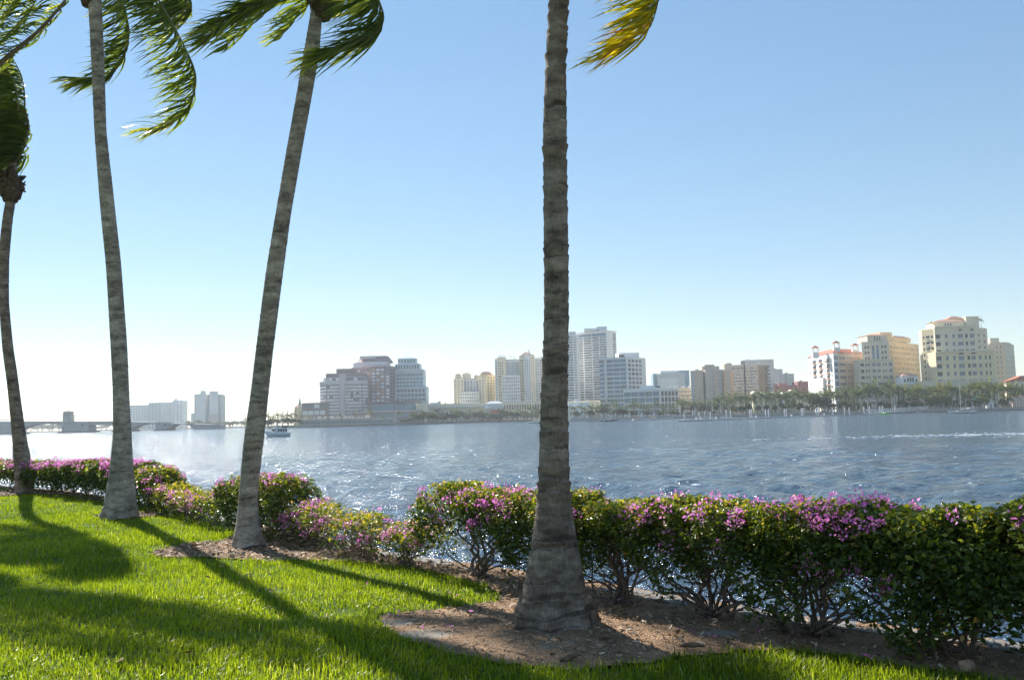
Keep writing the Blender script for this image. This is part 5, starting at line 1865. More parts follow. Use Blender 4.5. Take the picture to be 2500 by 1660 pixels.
    B.done()
    B = Building('shed', 'tiny white gabled shed on the promenade beside the green tent', 'shed', 2420, 783)
    f, p, z = B.one(2413, 2427, 984, C_WHITE, 5)
    B.hip(p, z, 1.6, C_PALE, .5, .05)
    B.rect(f, .35, .65, LZ, z - .8, G_GREY, single=True)
    B.done()
    B = Building('tent', 'peaked dark green tent on the promenade among the palms', 'tent', 2390, 800)
    tm = plain('tent_green', (.03, .24, .18), .7, .1, .3)
    x, y = xpx(2392, 800), 800
    zt_ = B.zt(2392, 963)
    zb_ = B.zt(2392, 979)
    B.part('canopy', Geo().add([(x - 8, y - 4, zb_), (x + 5, y - 4, zb_), (x + 5, y + 4, zb_), (x - 8, y + 4, zb_), (x + 2, y, zt_)], [[3, 2, 1, 0]], [[0, 1, 4], [1, 2, 4], [2, 3, 4], [3, 0, 4]]), tm)
    for dx in (-7.8, 4.8):
        for dy in (-3.8, 3.8):
            B.part('pole', Geo().tube([(x + dx, y + dy, LZ - .5), (x + dx, y + dy, zb_)], .12, 6), C_PALE)
    B.done()


city()


# ------------------------------------------------------------------ bridge
def bridge():
    m = plain('bridge_concrete', (0.46, 0.45, 0.42), 0.85, 0.1, 0.05)
    md = plain('bridge_fender', (0.20, 0.21, 0.22), 0.85, 0.2, 0.2)
    Y = 1000.0
    B = Building('bridge', 'low concrete arch bridge with a square control tower', 'bridge', 180, Y)
    B.root.location.z = WZ

    def X(px):
        return xpx(px, Y)

    def Z(px, py):
        return zpx(px, py, Y)
    deck_top = lambda px: Z(px, 1028.5 + (px - 0) * 0.0) if px < 300 else Z(px, 1028.5 + (px - 300) * 0.035)
    # deck and parapet as runs between piers
    runs = [(-420, 47), (47, 178), (178, 280), (280, 320), (320, 411), (411, 474), (474, 540)]
    for k, (a, b) in enumerate(runs):
        n = 14
        g = Geo()
        V, Q = [], []
        for i in range(n + 1):
            px = a + (b - a) * i / n
            t = deck_top(px)
            if k in (1, 4, 5):                                   # arched soffit
                q = (2 * i / n - 1) ** 2
                lo = Z(px, 1035) - (Z(px, 1035) - Z(px, 1049)) * q ** 1.3
            elif k == 0:
                q = ((px + 420) % 155) / 155.0
                lo = Z(px, 1036) - (Z(px, 1036) - Z(px, 1050)) * (2 * q - 1) ** 4
            elif k == 6:
                lo = Z(px, 1048)
            else:
                lo = Z(px, 1038)
            x = X(px)
            V += [(x, Y, lo), (x, Y, t), (x, Y + 16, t), (x, Y + 16, lo)]
        for i in range(n):
            o = i * 4
            Q += [[o, o + 4, o + 5, o + 1], [o + 1, o + 5, o + 6, o + 2], [o + 2, o + 6, o + 7, o + 3], [o + 3, o + 7, o + 4, o]]
        Q += [[0, 1, 2, 3], [n * 4 + 3, n * 4 + 2, n * 4 + 1, n * 4]]
        g.add(V, Q)
        B.part('span', g, m)
        xm = (X(a) + X(b)) / 2
        B.part('parapet', Geo().box((xm, Y - .3, deck_top((a + b) / 2) - .6), (X(b) - X(a), .8, .7)), m)
    for a, b, bot in ((-18, 48, 1057), (150, 221, 1055), (280, 322, 1052), (381, 412, 1050), (-180, -140, 1057)):
        xm, w = (X(a) + X(b)) / 2, X(b) - X(a)
        B.part('pier', Geo().box((xm, Y + 7, (Z(a, 1031) + WZ - 2) / 2), (w * .92, 19, Z(a, 1031) - WZ + 2)), m)
        B.part('fender', Geo().box((xm, Y + 7, WZ + .3), (w * 1.12, 24, 2.6)), md)
        B.part('opening', Geo().box((xm + w * .25, Y - 2.55, Z(a, 1038)), (2.2, .2, 1.8)), G_DARK)
    # control tower
    x = X(168)
    z0, z1 = deck_top(168) - 1, Z(168, 1014)
    B.part('tower', Geo().box((x, Y - 1, (z0 + z1) / 2), (9.2, 8, z1 - z0)), plain('bridge_tower_wall', (0.56, 0.52, 0.44), 0.85, 0.08, 0.1))
    B.part('balcony', Geo().box((x, Y - 1, z1), (11.4, 10, .7)), m)
    z2 = Z(168, 1005)
    B.part('lookout', Geo().box((x, Y - 1, (z1 + z2) / 2), (7.6, 7, z2 - z1)), G_GREY)
    for dx in (-4.2, -2.1, 0, 2.1, 4.2):
        B.part('mullion', Geo().box((x + dx, Y - 4.8, (z1 + z2) / 2), (.6, .5, z2 - z1)), C_CREAM)
    B.hip([(x - 4.6, Y - 5.2), (x + 4.6, Y - 5.2), (x + 4.6, Y + 3.4), (x - 4.6, Y + 3.4)], z2, 2.4, C_CREAM, .5, .1)
    # lamp posts on the bridge
    for px in (-60, 8, 70, 80, 137, 150, 201, 215, 252, 267, 335, 360, 395, 420):
        x = X(px)
        z = deck_top(px)
        g = Geo().tube([(x, Y + 3, z - .5), (x, Y + 3, z + 6.5), (x + .8, Y + 2.4, z + 7)], .11, 5)
        B.part('lamp_post', g, C_GREY)
    B.done()
    # channel marker
    p = W(562, 1048, 900)
    g = Geo().tube([(p.x, 900, WZ - 1), (p.x, 900, WZ + 4)], .25, 6).box((p.x, 900, WZ + 4.4), (1.3, .2, 1.3))
    tag(g.obj('channel_marker', plain('marker_red', (.6, .1, .06), .6, .1, 1)), 'red square channel marker on a pile off the bank', 'marker')


bridge()


# ------------------------------------------------------------------ far trees
FTRUNK = plain('far_palm_trunk', (0.34, 0.31, 0.27), 0.9, 0.15, 0.5)
FLEAF = leafmat('far_palm_leaf', [(0.0, (0.045, 0.068, 0.028)), (0.6, (0.10, 0.13, 0.045)), (1.0, (0.22, 0.23, 0.07))], trans=0.3, rough=0.6, spec=0.2, tcol=(1.4, 1.4, 0.7))
FLEAF2 = leafmat('far_coconut_leaf', [(0.0, (0.05, 0.075, 0.02)), (0.6, (0.12, 0.15, 0.03)), (1.0, (0.28, 0.25, 0.05))], trans=0.35, rough=0.6, spec=0.2, tcol=(1.4, 1.4, 0.6))
BROAD = leafmat('broadleaf', [(0.0, (0.030, 0.045, 0.018)), (0.6, (0.075, 0.10, 0.03)), (1.0, (0.16, 0.17, 0.05))], trans=0.3, rough=0.6, spec=0.2, tcol=(1.4, 1.4, 0.7))
BROAD2 = leafmat('broadleaf_yellow_green', [(0.0, (0.06, 0.085, 0.02)), (0.6, (0.14, 0.17, 0.03)), (1.0, (0.26, 0.26, 0.05))], trans=0.3, rough=0.6, spec=0.2, tcol=(1.4, 1.4, 0.6))


def far_palm_meshes(seed, mat, droop=1.0):
    """unit palm of height about 1 m: trunk mesh and crown mesh"""
    r_ = np.random.default_rng(seed)
    H = 1.0
    bend = r_.uniform(-.05, .05)
    zs = np.linspace(-.05, .76, 7)
    g = Geo().tube([(bend * z * z, 0, z) for z in zs], np.linspace(.022, .014, 7), 7)
    tm = g.mesh('far_trunk', FTRUNK, True)
    g = Geo()
    K = np.array([bend * .6, 0, .76])
    for i in range(20):
        az = i * 2.399 + r_.uniform(-.3, .3)
        el = r_.uniform(-.3, 1.25)
        ln = r_.uniform(.32, .43)
        d = np.array([math.cos(az) * math.cos(el), math.sin(az) * math.cos(el), math.sin(el)])
        p = K.copy()
        pts = [p.copy()]
        for j in range(7):
            d = d + np.array([-.10, 0, -.17 * droop * (.4 + j / 6)])
            d /= np.linalg.norm(d)
            p = p + d * ln / 7
            pts.append(p.copy())
        pts = np.array(pts)
        a = r_.beta(2, 2)
        for j in range(1, 8):
            for sg in (-1, 1):
                for q in range(2):
                    b = pts[j - 1] + (pts[j] - pts[j - 1]) * (q * .5)
                    s_ = np.cross(pts[j] - pts[j - 1], np.array([0, 0, 1.0]))
                    s_ /= np.linalg.norm(s_) + 1e-6
                    tip = b + sg * s_ * .06 * r_.uniform(.6, 1.2) + (pts[j] - pts[j - 1]) * 1.1 + np.array([-.03, 0, -r_.uniform(.02, .07)])
                    w = (pts[j] - pts[j - 1]) * .42
                    g.add([b, b + w, tip], None, [[0, 1, 2]], a=np.clip(a + r_.normal(0, .12), 0, 1))
    return tm, g.mesh('far_crown', mat)


def blob_tree_meshes(seed, mat, flat=0.75, n=1500):
    """unit broadleaf tree, width about 1, height about 1"""
    r_ = np.random.default_rng(seed)
    g = Geo()
    lim = []
    for i in range(5):
        az = r_.uniform(0, 6.28)
        e = np.array([math.cos(az) * .28, math.sin(az) * .28, .62 + r_.uniform(-.1, .15)])
        g.tube([(0, 0, -.05), (e[0] * .15, e[1] * .15, .25), tuple(e)], [.035, .025, .008], 6)
        lim.append(e)
    tm = g.mesh('far_trunk', FTRUNK, True)
    g = Geo()
    C = np.array([np.array([r_.normal(0, .22), r_.normal(0, .22), .62 + r_.normal(0, .13) * flat]) for _ in range(18)])
    R = r_.uniform(.10, .21, len(C))
    ci = r_.integers(0, len(C), n)
    d = r_.normal(0, 1, (n, 3))
    d /= np.linalg.norm(d, axis=1)[:, None]
    P = C[ci] + d * (R[ci] * r_.uniform(.75, 1.08, n))[:, None] * np.array([1, 1, .8])
    P[:, 2] = np.maximum(P[:, 2], .06 + .1 * r_.random(n))
    nr = d + r_.normal(0, .5, (n, 3))
    nr /= np.linalg.norm(nr, axis=1)[:, None]
    u = np.cross(nr, r_.normal(0, 1, (n, 3)))
    u /= np.linalg.norm(u, axis=1)[:, None]
    v = np.cross(nr, u)
    S = r_.uniform(.025, .055, n)[:, None]
    V = np.stack([P - u * S, P - v * S * .7, P + u * S, P + v * S * .7], 1).reshape(-1, 3)
    g.add(V, np.arange(4 * n).reshape(-1, 4), a=np.repeat(np.clip(r_.beta(2, 2.5, n) + .0 * d[:, 2], 0, 1), 4))
    return tm, g.mesh('far_crown', mat)


PALMS = [far_palm_meshes(i, FLEAF, 1.0 + .25 * (i % 3)) for i in range(5)]
COCOS = [far_palm_meshes(20 + i, FLEAF2, 1.2 + .2 * (i % 3)) for i in range(4)]
BROADS = [blob_tree_meshes(40 + i, BROAD) for i in range(4)]
BROADY = [blob_tree_meshes(50 + i, BROAD2) for i in range(2)]


def plant(name, meshes, px, Y, pytop, label, group, cat='palm tree', wide=None, z0=None):
    tm, cm = meshes
    x = xpx(px, Y)
    base = LZ - .5 if z0 is None else z0
    h = zpx(px, pytop, Y) - base
    sc = h / (1.0 if 'palm' in cat else 0.92)
    root = empty(name, (x, Y, base), label, cat, group)
    rz = random.uniform(-.5, .5) if 'palm' in cat else random.uniform(0, 6.28)
    wx = sc if wide is None else wide
    for nm, me in (('trunk', tm), ('crown', cm)):
        o = link(nm, me, root)
        o.scale = (wx, wx, sc)
        o.rotation_euler = (0, 0, rz)
    return root


def far_trees():
    rr = random.Random(3)
    # royal palm promenade
    g1, l1 = 'royal palms of the promenade row', 'tall grey trunked royal palm in the dense promenade row below the white hotel'
    px = 1662
    while px < 2120:
        top = 968 - 22 * min(1, max(0, (px - 1660) / 380)) + rr.uniform(-5, 9)
        if px < 1760:
            top += 6
        plant('royal_palm', rr.choice(PALMS), px + rr.uniform(-3, 3), shore_Y(px) + rr.uniform(12, 55), top, l1 if px > 1900 else 'royal palm in the waterfront row in front of the brown slab blocks', g1 if px > 1900 else 'royal palms before the brown slabs')
        px += rr.uniform(6.5, 10.5)
    g2, l2 = 'palms before the yellow condominium', 'bushy coconut palm on the promenade in front of the big yellow condominium'
    px = 2112
    while px < 2520:
        top = 932 + rr.uniform(-6, 16)
        plant('royal_palm' if px < 2190 else 'coconut_palm', rr.choice(PALMS if px < 2190 else COCOS), px + rr.uniform(-3, 3), shore_Y(px) + rr.uniform(12, 40), top, 'royal palm in front of the peach condominium wing' if px < 2190 else l2, 'palms before the peach wing' if px < 2190 else g2)
        if rr.random() < .45 and px > 2190:
            plant('coconut_palm', rr.choice(COCOS), px + rr.uniform(-6, 6), shore_Y(px) + rr.uniform(6, 14), 962 + rr.uniform(-6, 8), 'short young coconut palm near the water below the yellow condominium', 'young promenade palms')
        px += rr.uniform(8, 12.5)
    # marina stretch
    px = 1396
    while px < 1668:
        plant('royal_palm', rr.choice(PALMS), px + rr.uniform(-3, 3), shore_Y(px) + rr.uniform(12, 50), 986 - (px - 1396) * .018 + rr.uniform(-5, 8), 'royal palm behind the moored sailboats below the blue glass office', 'palms behind the moored boats')
        px += rr.uniform(8, 14)
    for p_, t_, w_ in ((1405, 1003, 14), (1440, 1000, 13), (1475, 996, 15), (1500, 999, 14), (1522, 998, 15), (1545, 1002, 12), (1580, 1004, 12), (1610, 1003, 12), (1640, 1003, 13), (1660, 1005, 11)):
        plant('shore_tree', rr.choice(BROADS), p_, shore_Y(p_) + rr.uniform(8, 20), t_, 'rounded dark broadleaf tree behind the moored boats', 'broadleaf trees behind the moored boats', 'tree', w_)
    # broadleaf stretch
    for k in range(26):
        p_ = 1030 + k * 12.3 + rr.uniform(-4, 4)
        if p_ > 1350:
            break
        plant('shore_tree', rr.choice(BROADS + BROADY[:1]), p_, max(shore_Y(p_) + rr.uniform(10, 40), 930 if p_ < 1068 else 0), 1010 - (p_ - 1030) * .02 + rr.uniform(-7, 5), 'grey green broadleaf tree in the shore thicket below the beige hall', 'shore thicket trees', 'tree', rr.uniform(13, 18))
    for k in range(26):
        p_ = 1035 + k * 12 + rr.uniform(-5, 5)
        plant('royal_palm', rr.choice(PALMS), p_, (shore_Y(p_) if p_ > 1068 else 940) + rr.uniform(14, 50), 1003 - (p_ - 1035) * .03 + rr.uniform(-6, 7), 'palm rising out of the shore thicket below the beige hall', 'palms in the shore thicket')
    # bank in front of the purple towers
    for p_, t_ in ((756, 1012), (800, 1014), (833, 1008), (868, 1003), (905, 1000), (937, 1012), (974, 999), (1007, 1002)):
        plant('royal_palm', rr.choice(PALMS), p_, 840 + rr.uniform(0, 20), t_, 'single slender palm on the bank before the glass pavilion', 'palms on the pavilion bank')
    for p_, t_ in ((985, 1024), (995, 1020), (1018, 1008), (1030, 1010)):
        plant('shore_tree', rr.choice(BROADS), p_, 880, t_, 'dark round tree at the pavilion end of the bank', 'trees at the pavilion end', 'tree', 11)
    # clump left of the towers
    for p_, t_ in ((655, 1007), (668, 1012), (678, 1004), (690, 1008), (702, 1004), (712, 1009), (722, 1003), (735, 1010), (600, 1018), (612, 1020), (642, 1016)):
        plant('coconut_palm', rr.choice(PALMS), p_, (870 if p_ > 650 else 1650) + rr.uniform(0, 40), t_, 'windblown palm in the clump on the point by the purple towers' if p_ > 650 else 'far small palm on the distant bank', 'palms on the point' if p_ > 650 else 'palms on the distant bank')
    for p_, t_ in ((652, 1024), (664, 1021), (676, 1022), (690, 1020), (704, 1019), (718, 1021), (730, 1022)):
        plant('shore_tree', rr.choice(BROADS), p_, 855 + rr.uniform(0, 15), t_, 'low bushy tree on the point by the purple towers', 'trees on the point', 'tree', rr.uniform(7, 10))
    # distant bank right of the bridge
    for k in range(22):
        p_ = 455 + k * 9.5 + rr.uniform(-3, 3)
        plant('shore_tree', rr.choice(BROADS), p_, shore_Y(p_) + rr.uniform(12, 50), 1027 + rr.uniform(-3, 5), 'small hazy tree on the distant bank between bridge and point', 'trees on the distant bank', 'tree', rr.uniform(12, 20))
    # beyond the bridge
    for k in range(34):
        p_ = -60 + k * 13.5 + rr.uniform(-5, 5)
        plant('shore_tree', rr.choice(BROADS), p_, 2330 + rr.uniform(0, 60), 1036 + rr.uniform(-4, 5), 'tiny hazy tree on the bank seen under and over the bridge', 'trees beyond the bridge', 'tree', rr.uniform(20, 34))
    # promenade shrubs and yellow green trees
    for p_, t_, yl in ((1790, 994, 1), (1808, 990, 0), (1825, 985, 0), (1715, 985, 0), (1738, 1000, 0), (1936, 976, 1), (1955, 982, 0), (1983, 962, 0), (1990, 968, 0), (1997, 960, 0), (2006, 966, 0), (2014, 962, 0), (2022, 970, 0), (2030, 985, 0), (2060, 975, 1), (2090, 985, 0), (2165, 985, 0), (2200, 972, 0), (2215, 980, 0), (2240, 975, 1), (2268, 965, 1), (2285, 960, 1), (2300, 962, 0), (2318, 965, 1), (2335, 975, 0), (2450, 970, 0), (2405, 968, 1), (2372, 972, 1)):
        plant('shore_tree', rr.choice(BROADY if yl else BROADS), p_, shore_Y(p_) + rr.uniform(5, 10), t_, 'bright yellow green bushy tree on the promenade' if yl else 'dull green bushy tree under the promenade palms', 'yellow green promenade trees' if yl else 'dull green promenade trees', 'tree', rr.uniform(6, 9))
    for k in range(42):
        p_ = 1672 + k * 20 + rr.uniform(-4, 4)
        plant('shore_shrub', rr.choice(BROADS), p_, shore_Y(p_) + rr.uniform(14, 30), 990 - (p_ - 1672) * .012 + rr.uniform(-6, 6), 'dark low shrub filling the shade between the promenade palm trunks', 'promenade shrubs', 'shrub', rr.uniform(5, 8))
    # roof palms
    for p_, Y_, t_, zpy, lab in ((2410, 890, 776, 800, 'roof top palm beside the crown of the yellow condominium'), (2289, 885, 785, 800, 'small roof top palm at the salmon crown'), (1251, 1192, 868, 877, 'tiny roof garden palm on the tall condominium'), (1260, 1192, 869, 877, 'tiny roof garden palm beside another on the tall condominium'), (1164, 1212, 914, 925, 'tiny roof garden palm on the shorter condominium')):
        plant('roof_palm', COCOS[0], p_, Y_, t_, lab, None, z0=zpx(p_, zpy, Y_))


far_trees()


# ------------------------------------------------------------------ dock, boats, promenade lamps
def hull_geo(L, beam, free, bow=1.0, stern=.75, draft=.35, n=14, bow_rise=.35):
    """hull along +x (bow), waterline z = 0; returns Geo in local coordinates"""
    V, Q = [], []
    m = 7
    for i in range(n + 1):
        t = i / n
        x = -L / 2 + L * t
        b = beam / 2 * (stern + (1 - stern) * math.sin(min(1, t / .45) * math.pi / 2)) * (1 if t < .45 else max(0.02, math.cos((t - .45) / .55 * math.pi / 2) ** .75))
        zt_ = free * (1 + bow_rise * max(0, (t - .35) / .65) ** 1.7 + .06 * (1 - t))
        rake = .10 * L * max(0, (t - .75) / .25) ** 2
        for j in range(m):
            q = j / (m - 1)
            s_ = -1 + 2 * q
            z = -draft + (zt_ + draft) * abs(s_) ** 1.4
            k = abs(s_) ** .55
            V.append((x + rake * (z / free), math.copysign(b * k, s_), z))
        V.append((x + rake * zt_ / free, 0, zt_ - .06))
    w = m + 1
    for i in range(n):
        a, b = i * w, (i + 1) * w
        for j in range(m - 1):
            Q.append((a + j, a + j + 1, b + j + 1, b + j))
        Q.append((a, b, b + m, a + m))
        Q.append((a + m, b + m, b + m - 1, a + m - 1))
    T = [(m, j, j + 1)[::-1] for j in range(m - 1)]
    return Geo().add(V, Q, T)


B_WHITE = plain('boat_white', (.80, .80, .78), .35, .05, .5, spec=.5)
B_CREAM = plain('boat_cream', (.70, .66, .52), .4, .08, .5)
B_BLUE = plain('boat_blue', (.16, .26, .38), .4, .1, .5)
B_DARK = plain('boat_dark', (.05, .06, .08), .4, .2, .5)
B_RED = plain('boat_red_canvas', (.65, .08, .05), .7, .1, 1)
B_ORANGE = plain('boat_orange_canvas', (.75, .42, .12), .7, .1, 1)
B_GREEN = plain('boat_lime', (.25, .85, .12), .4, .1, 1)
B_MAST = plain('mast_alloy', (.62, .62, .62), .35, .1, 1, metal=.3)


def place(root, geo, name, mat, rz, parent=None, smooth=False, kind=None):
    me = geo.mesh(name, mat, smooth)
    o = link(name, me, parent or root)
    if parent is None:
        o.rotation_euler = (0, 0, rz)
    if kind:
        o['kind'] = kind
    return o


def sailboat(px, pyw, Y, L, rz, mast, label, hull=B_WHITE, cover=None, stripe=None, boom=True, mizzen=False):
    p = W(px, pyw, Y)
    r = empty('sailboat', (p.x, Y, WZ), label, 'sailboat')
    free = .085 * L
    place(r, hull_geo(L, .3 * L, free), 'hull', hull, rz, smooth=True)
    g = Geo().prism([(-.22 * L, -.09 * L), (.22 * L, -.07 * L), (.28 * L, 0), (.22 * L, .07 * L), (-.22 * L, .09 * L)], free * .9, free + .045 * L, .92)
    place(r, g, 'cabin', B_WHITE if hull is not B_WHITE else B_CREAM, rz)
    for i in range(4):
        for sg in (-1, 1):
            place(r, Geo().box((-.15 * L + .1 * L * i, sg * .083 * L, free + .022 * L), (.06 * L, .012 * L, .018 * L)), 'port_light', B_DARK, rz)
    place(r, Geo().tube([(.08 * L, 0, free), (.08 * L, 0, mast)], [.011 * L, .008 * L], 6), 'mast', B_MAST, rz)
    place(r, Geo().tube([(.075 * L, 0, mast * .55), (.082 * L, .07 * L, mast * .55), (.082 * L, -.07 * L, mast * .55)], .05, 4), 'spreader', B_MAST, rz)
    g = Geo().tube([(.52 * L, 0, free * 1.35), (.08 * L, 0, mast * .98)], .035, 4)
    place(r, g, 'forestay', B_MAST, rz)
    place(r, Geo().tube([(-.48 * L, 0, free * 1.1), (.08 * L, 0, mast * .98)], .03, 4), 'backstay', B_MAST, rz)
    if boom:
        place(r, Geo().tube([(.07 * L, 0, free + .1 * L), (-.3 * L, 0, free + .1 * L)], .05, 5), 'boom', B_MAST, rz)
        place(r, Geo().tube([(.06 * L, 0, free + .112 * L), (-.1 * L, 0, free + .125 * L), (-.29 * L, 0, free + .112 * L)], [.1, .22, .1], 6), 'furled_sail', cover or B_WHITE, rz)
    if mizzen:
        place(r, Geo().tube([(-.36 * L, 0, free), (-.36 * L, 0, mast * .7)], .07, 5), 'mizzen_mast', B_MAST, rz)
    g = Geo()
    g.prism([(-.42 * L, -.1 * L), (-.2 * L, -.1 * L), (-.2 * L, .1 * L), (-.42 * L, .1 * L)], free + .13 * L, free + .145 * L)
    for x_ in (-.41, -.21):
        for y_ in (-.09, .09):
            g.tube([(x_ * L, y_ * L, free), (x_ * L, y_ * L, free + .13 * L)], .035, 4)
    place(r, g, 'bimini', cover or B_WHITE, rz)
    g = Geo()
    for i in range(9):
        for sg in (-1, 1):
            t = i / 8
            x_ = (-.45 + .85 * t) * L
            y_ = sg * .13 * L * math.sin(min(1, (1 - t) * 1.6 + .15) * math.pi / 2)
            g.tube([(x_, y_, free), (x_, y_, free + .06 * L)], .025, 4)
    place(r, g, 'stanchions', B_MAST, rz, kind='stuff')
    return r


def boats():
    sailboat(2352, 1009, 470, 13.2, math.pi * .97, 16.6, 'large white ketch anchored off the promenade, bow raked', B_WHITE, mizzen=True)
    # dinghy astern of it
    def dinghy(px, pyw, Y, L, rz, label, mat=B_WHITE):
        p = W(px, pyw, Y)
        r = empty('dinghy', (p.x, Y, WZ), label, 'dinghy')
        place(r, hull_geo(L, .42 * L, .13 * L, draft=.15, bow_rise=.3), 'hull', mat, rz, smooth=True)
        place(r, Geo().box((-.1 * L, 0, .1 * L), (.08 * L, .34 * L, .04)), 'thwart', B_CREAM, rz)
        place(r, Geo().box((-.5 * L, 0, .12 * L), (.07 * L, .1 * L, .2 * L)), 'outboard_motor', B_DARK, rz)
    dinghy(2402, 1007, 470, 4.0, 3.0, 'small white dinghy trailing behind the large ketch')
    dinghy(2208, 1008, 560, 3.6, 2.9, 'small white dinghy off the end of the gangway')
    dinghy(2245, 994, 760, 5.2, 2.9, 'white skiff hauled up by the promenade wall')
    dinghy(1470, 1029, 585, 5.0, 2.6, 'blue open boat by the dark hulled yacht', B_BLUE)
    p = W(2160, 1009, 570)
    r = empty('motorboat', (p.x, 570, WZ), 'lime green speedboat at the head of the gangway', 'motorboat')
    place(r, hull_geo(6.2, 2.2, .75), 'hull', B_GREEN, 3.3, smooth=True)
    place(r, Geo().prism([(-.4, -.7), (.9, -.5), (.9, .5), (-.4, .7)], .7, 1.4, .7), 'windscreen', B_WHITE, 3.3)
    place(r, Geo().box((-3.0, 0, .8), (.5, .6, 1.1)), 'outboard_motor', B_DARK, 3.3)
    sailboat(1491, 1030, 580, 8.6, .35, 16.5, 'dark hulled yacht with cream cabin moored at the quay', B_DARK)
    sailboat(1561, 1027, 620, 9.0, .2, 19.0, 'white yacht with a red sail cover moored at the quay', B_WHITE, B_RED)
    sailboat(1590, 1028, 600, 9.4, 3.5, 21.0, 'white yacht under an orange awning moored at the quay', B_WHITE, B_ORANGE)
    sailboat(1630, 1024, 700, 7.0, .3, 12.5, 'small white yacht moored alone near the floating dock', B_WHITE, B_BLUE)
    sailboat(1308, 1031, 560, 9.5, 2.8, 14.5, 'white yacht with furled mast half hidden by the ringed palm', B_WHITE, B_CREAM)
    sailboat(1415, 1026, 640, 7.5, .2, 12.0, 'small yacht with thin mast beside the quay piles', B_WHITE, B_BLUE)
    sailboat(1725, 1018, 640, 8.5, .15, 19.5, 'tall masted white yacht behind the floating dock', B_WHITE, B_BLUE)
    sailboat(1775, 1016, 660, 8.5, 2.95, 20.5, 'white yacht with blue cover behind the dock piles', B_WHITE, B_BLUE)
    # quay motorboats
    # ---- trawler
    Y = 215.0
    p = W(679, 1065, Y)
    r = empty('trawler', (p.x, Y, WZ), 'white motor cruiser with flybridge and a round orange buoy, under way', 'motorboat')
    rz = math.pi + .95
    L = 6.2
    place(r, hull_geo(L, 2.3, .85, stern=.85, bow_rise=.55), 'hull', B_WHITE, rz, smooth=True)
    place(r, Geo().tube([(-L * .5, -1.0, .78), (-L * .1, -1.15, .84), (L * .25, -.95, 1.05), (L * .5, -.3, 1.32)], .06, 5), 'rub_rail', B_BLUE, rz)
    c = place(r, Geo().prism([(-2.2, -.85), (1.0, -.85), (1.5, -.5), (1.5, .5), (1.0, .85), (-2.2, .85)], .7, 1.95, .93), 'cabin', B_WHITE, rz)
    for x_ in (-1.7, -.95, -.2, .5):
        for sg in (-1, 1):
            w_ = link('window', Geo().box((x_, sg * .82, 1.45), (.5, .1, .5)).mesh('cabin_window', G_DARK), c)
    link('windscreen', Geo().box((1.42, 0, 1.5), (.12, 1.1, .45)).mesh('cabin_screen', G_DARK), c)
    f = place(r, Geo().prism([(-2.4, -.95), (1.2, -.9), (1.2, .9), (-2.4, .95)], 1.95, 2.05), 'flybridge_deck', B_WHITE, rz)
    place(r, Geo().prism([(-.2, -.75), (1.0, -.7), (1.1, 0), (1.0, .7), (-.2, .75)], 2.05, 2.6, .95), 'flybridge_coaming', B_CREAM, rz)
    place(r, Geo().prism([(-1.5, -.8), (.6, -.75), (.6, .75), (-1.5, .8)], 3.1, 3.18), 'sun_awning', B_WHITE, rz)
    g = Geo()
    for x_, y_ in ((-1.45, -.75), (-1.45, .75), (.55, -.7), (.55, .7)):
        g.tube([(x_, y_, 2.0), (x_, y_, 3.12)], .03, 4)
    place(r, g, 'awning_poles', B_MAST, rz, kind='stuff')
    place(r, Geo().tube([(-.6, 0, 2.0), (-.6, 0, 4.9)], [.05, .03], 6), 'mast', B_MAST, rz)
    place(r, Geo().tube([(-.6, 0, 4.0), (-1.9, 0, 3.4)], .03, 4), 'boom', B_MAST, rz)
    place(r, Geo().box((-1.9, 0, 2.3), (.7, 1.0, .45)), 'deck_box', B_DARK, rz)
    V, Q = [], []
    for i in range(9):
        for j in range(12):
            a, b = math.pi * i / 8, 2 * math.pi * j / 12
            V.append((-2.35 + .38 * math.sin(a) * math.cos(b), -.95 + .38 * math.sin(a) * math.sin(b), 1.5 + .38 * math.cos(a)))
    for i in range(8):
        for j in range(12):
            Q.append((i * 12 + j, (i + 1) * 12 + j, (i + 1) * 12 + (j + 1) % 12, i * 12 + (j + 1) % 12))
    place(r, Geo().add(V, Q), 'buoy', plain('buoy_orange', (.8, .16, .08), .5, .1, 2), rz, smooth=True)
    g = Geo()
    for i in range(7):
        t = i / 6
        for sg in (-1, 1):
            x_ = .6 + 2.2 * t
            y_ = sg * (1.05 - .85 * t ** 1.5)
            g.tube([(x_, y_, .95 + .3 * t), (x_, y_, 1.5 + .3 * t)], .02, 4)
    place(r, g, 'bow_rail', B_MAST, rz, kind='stuff')


boats()


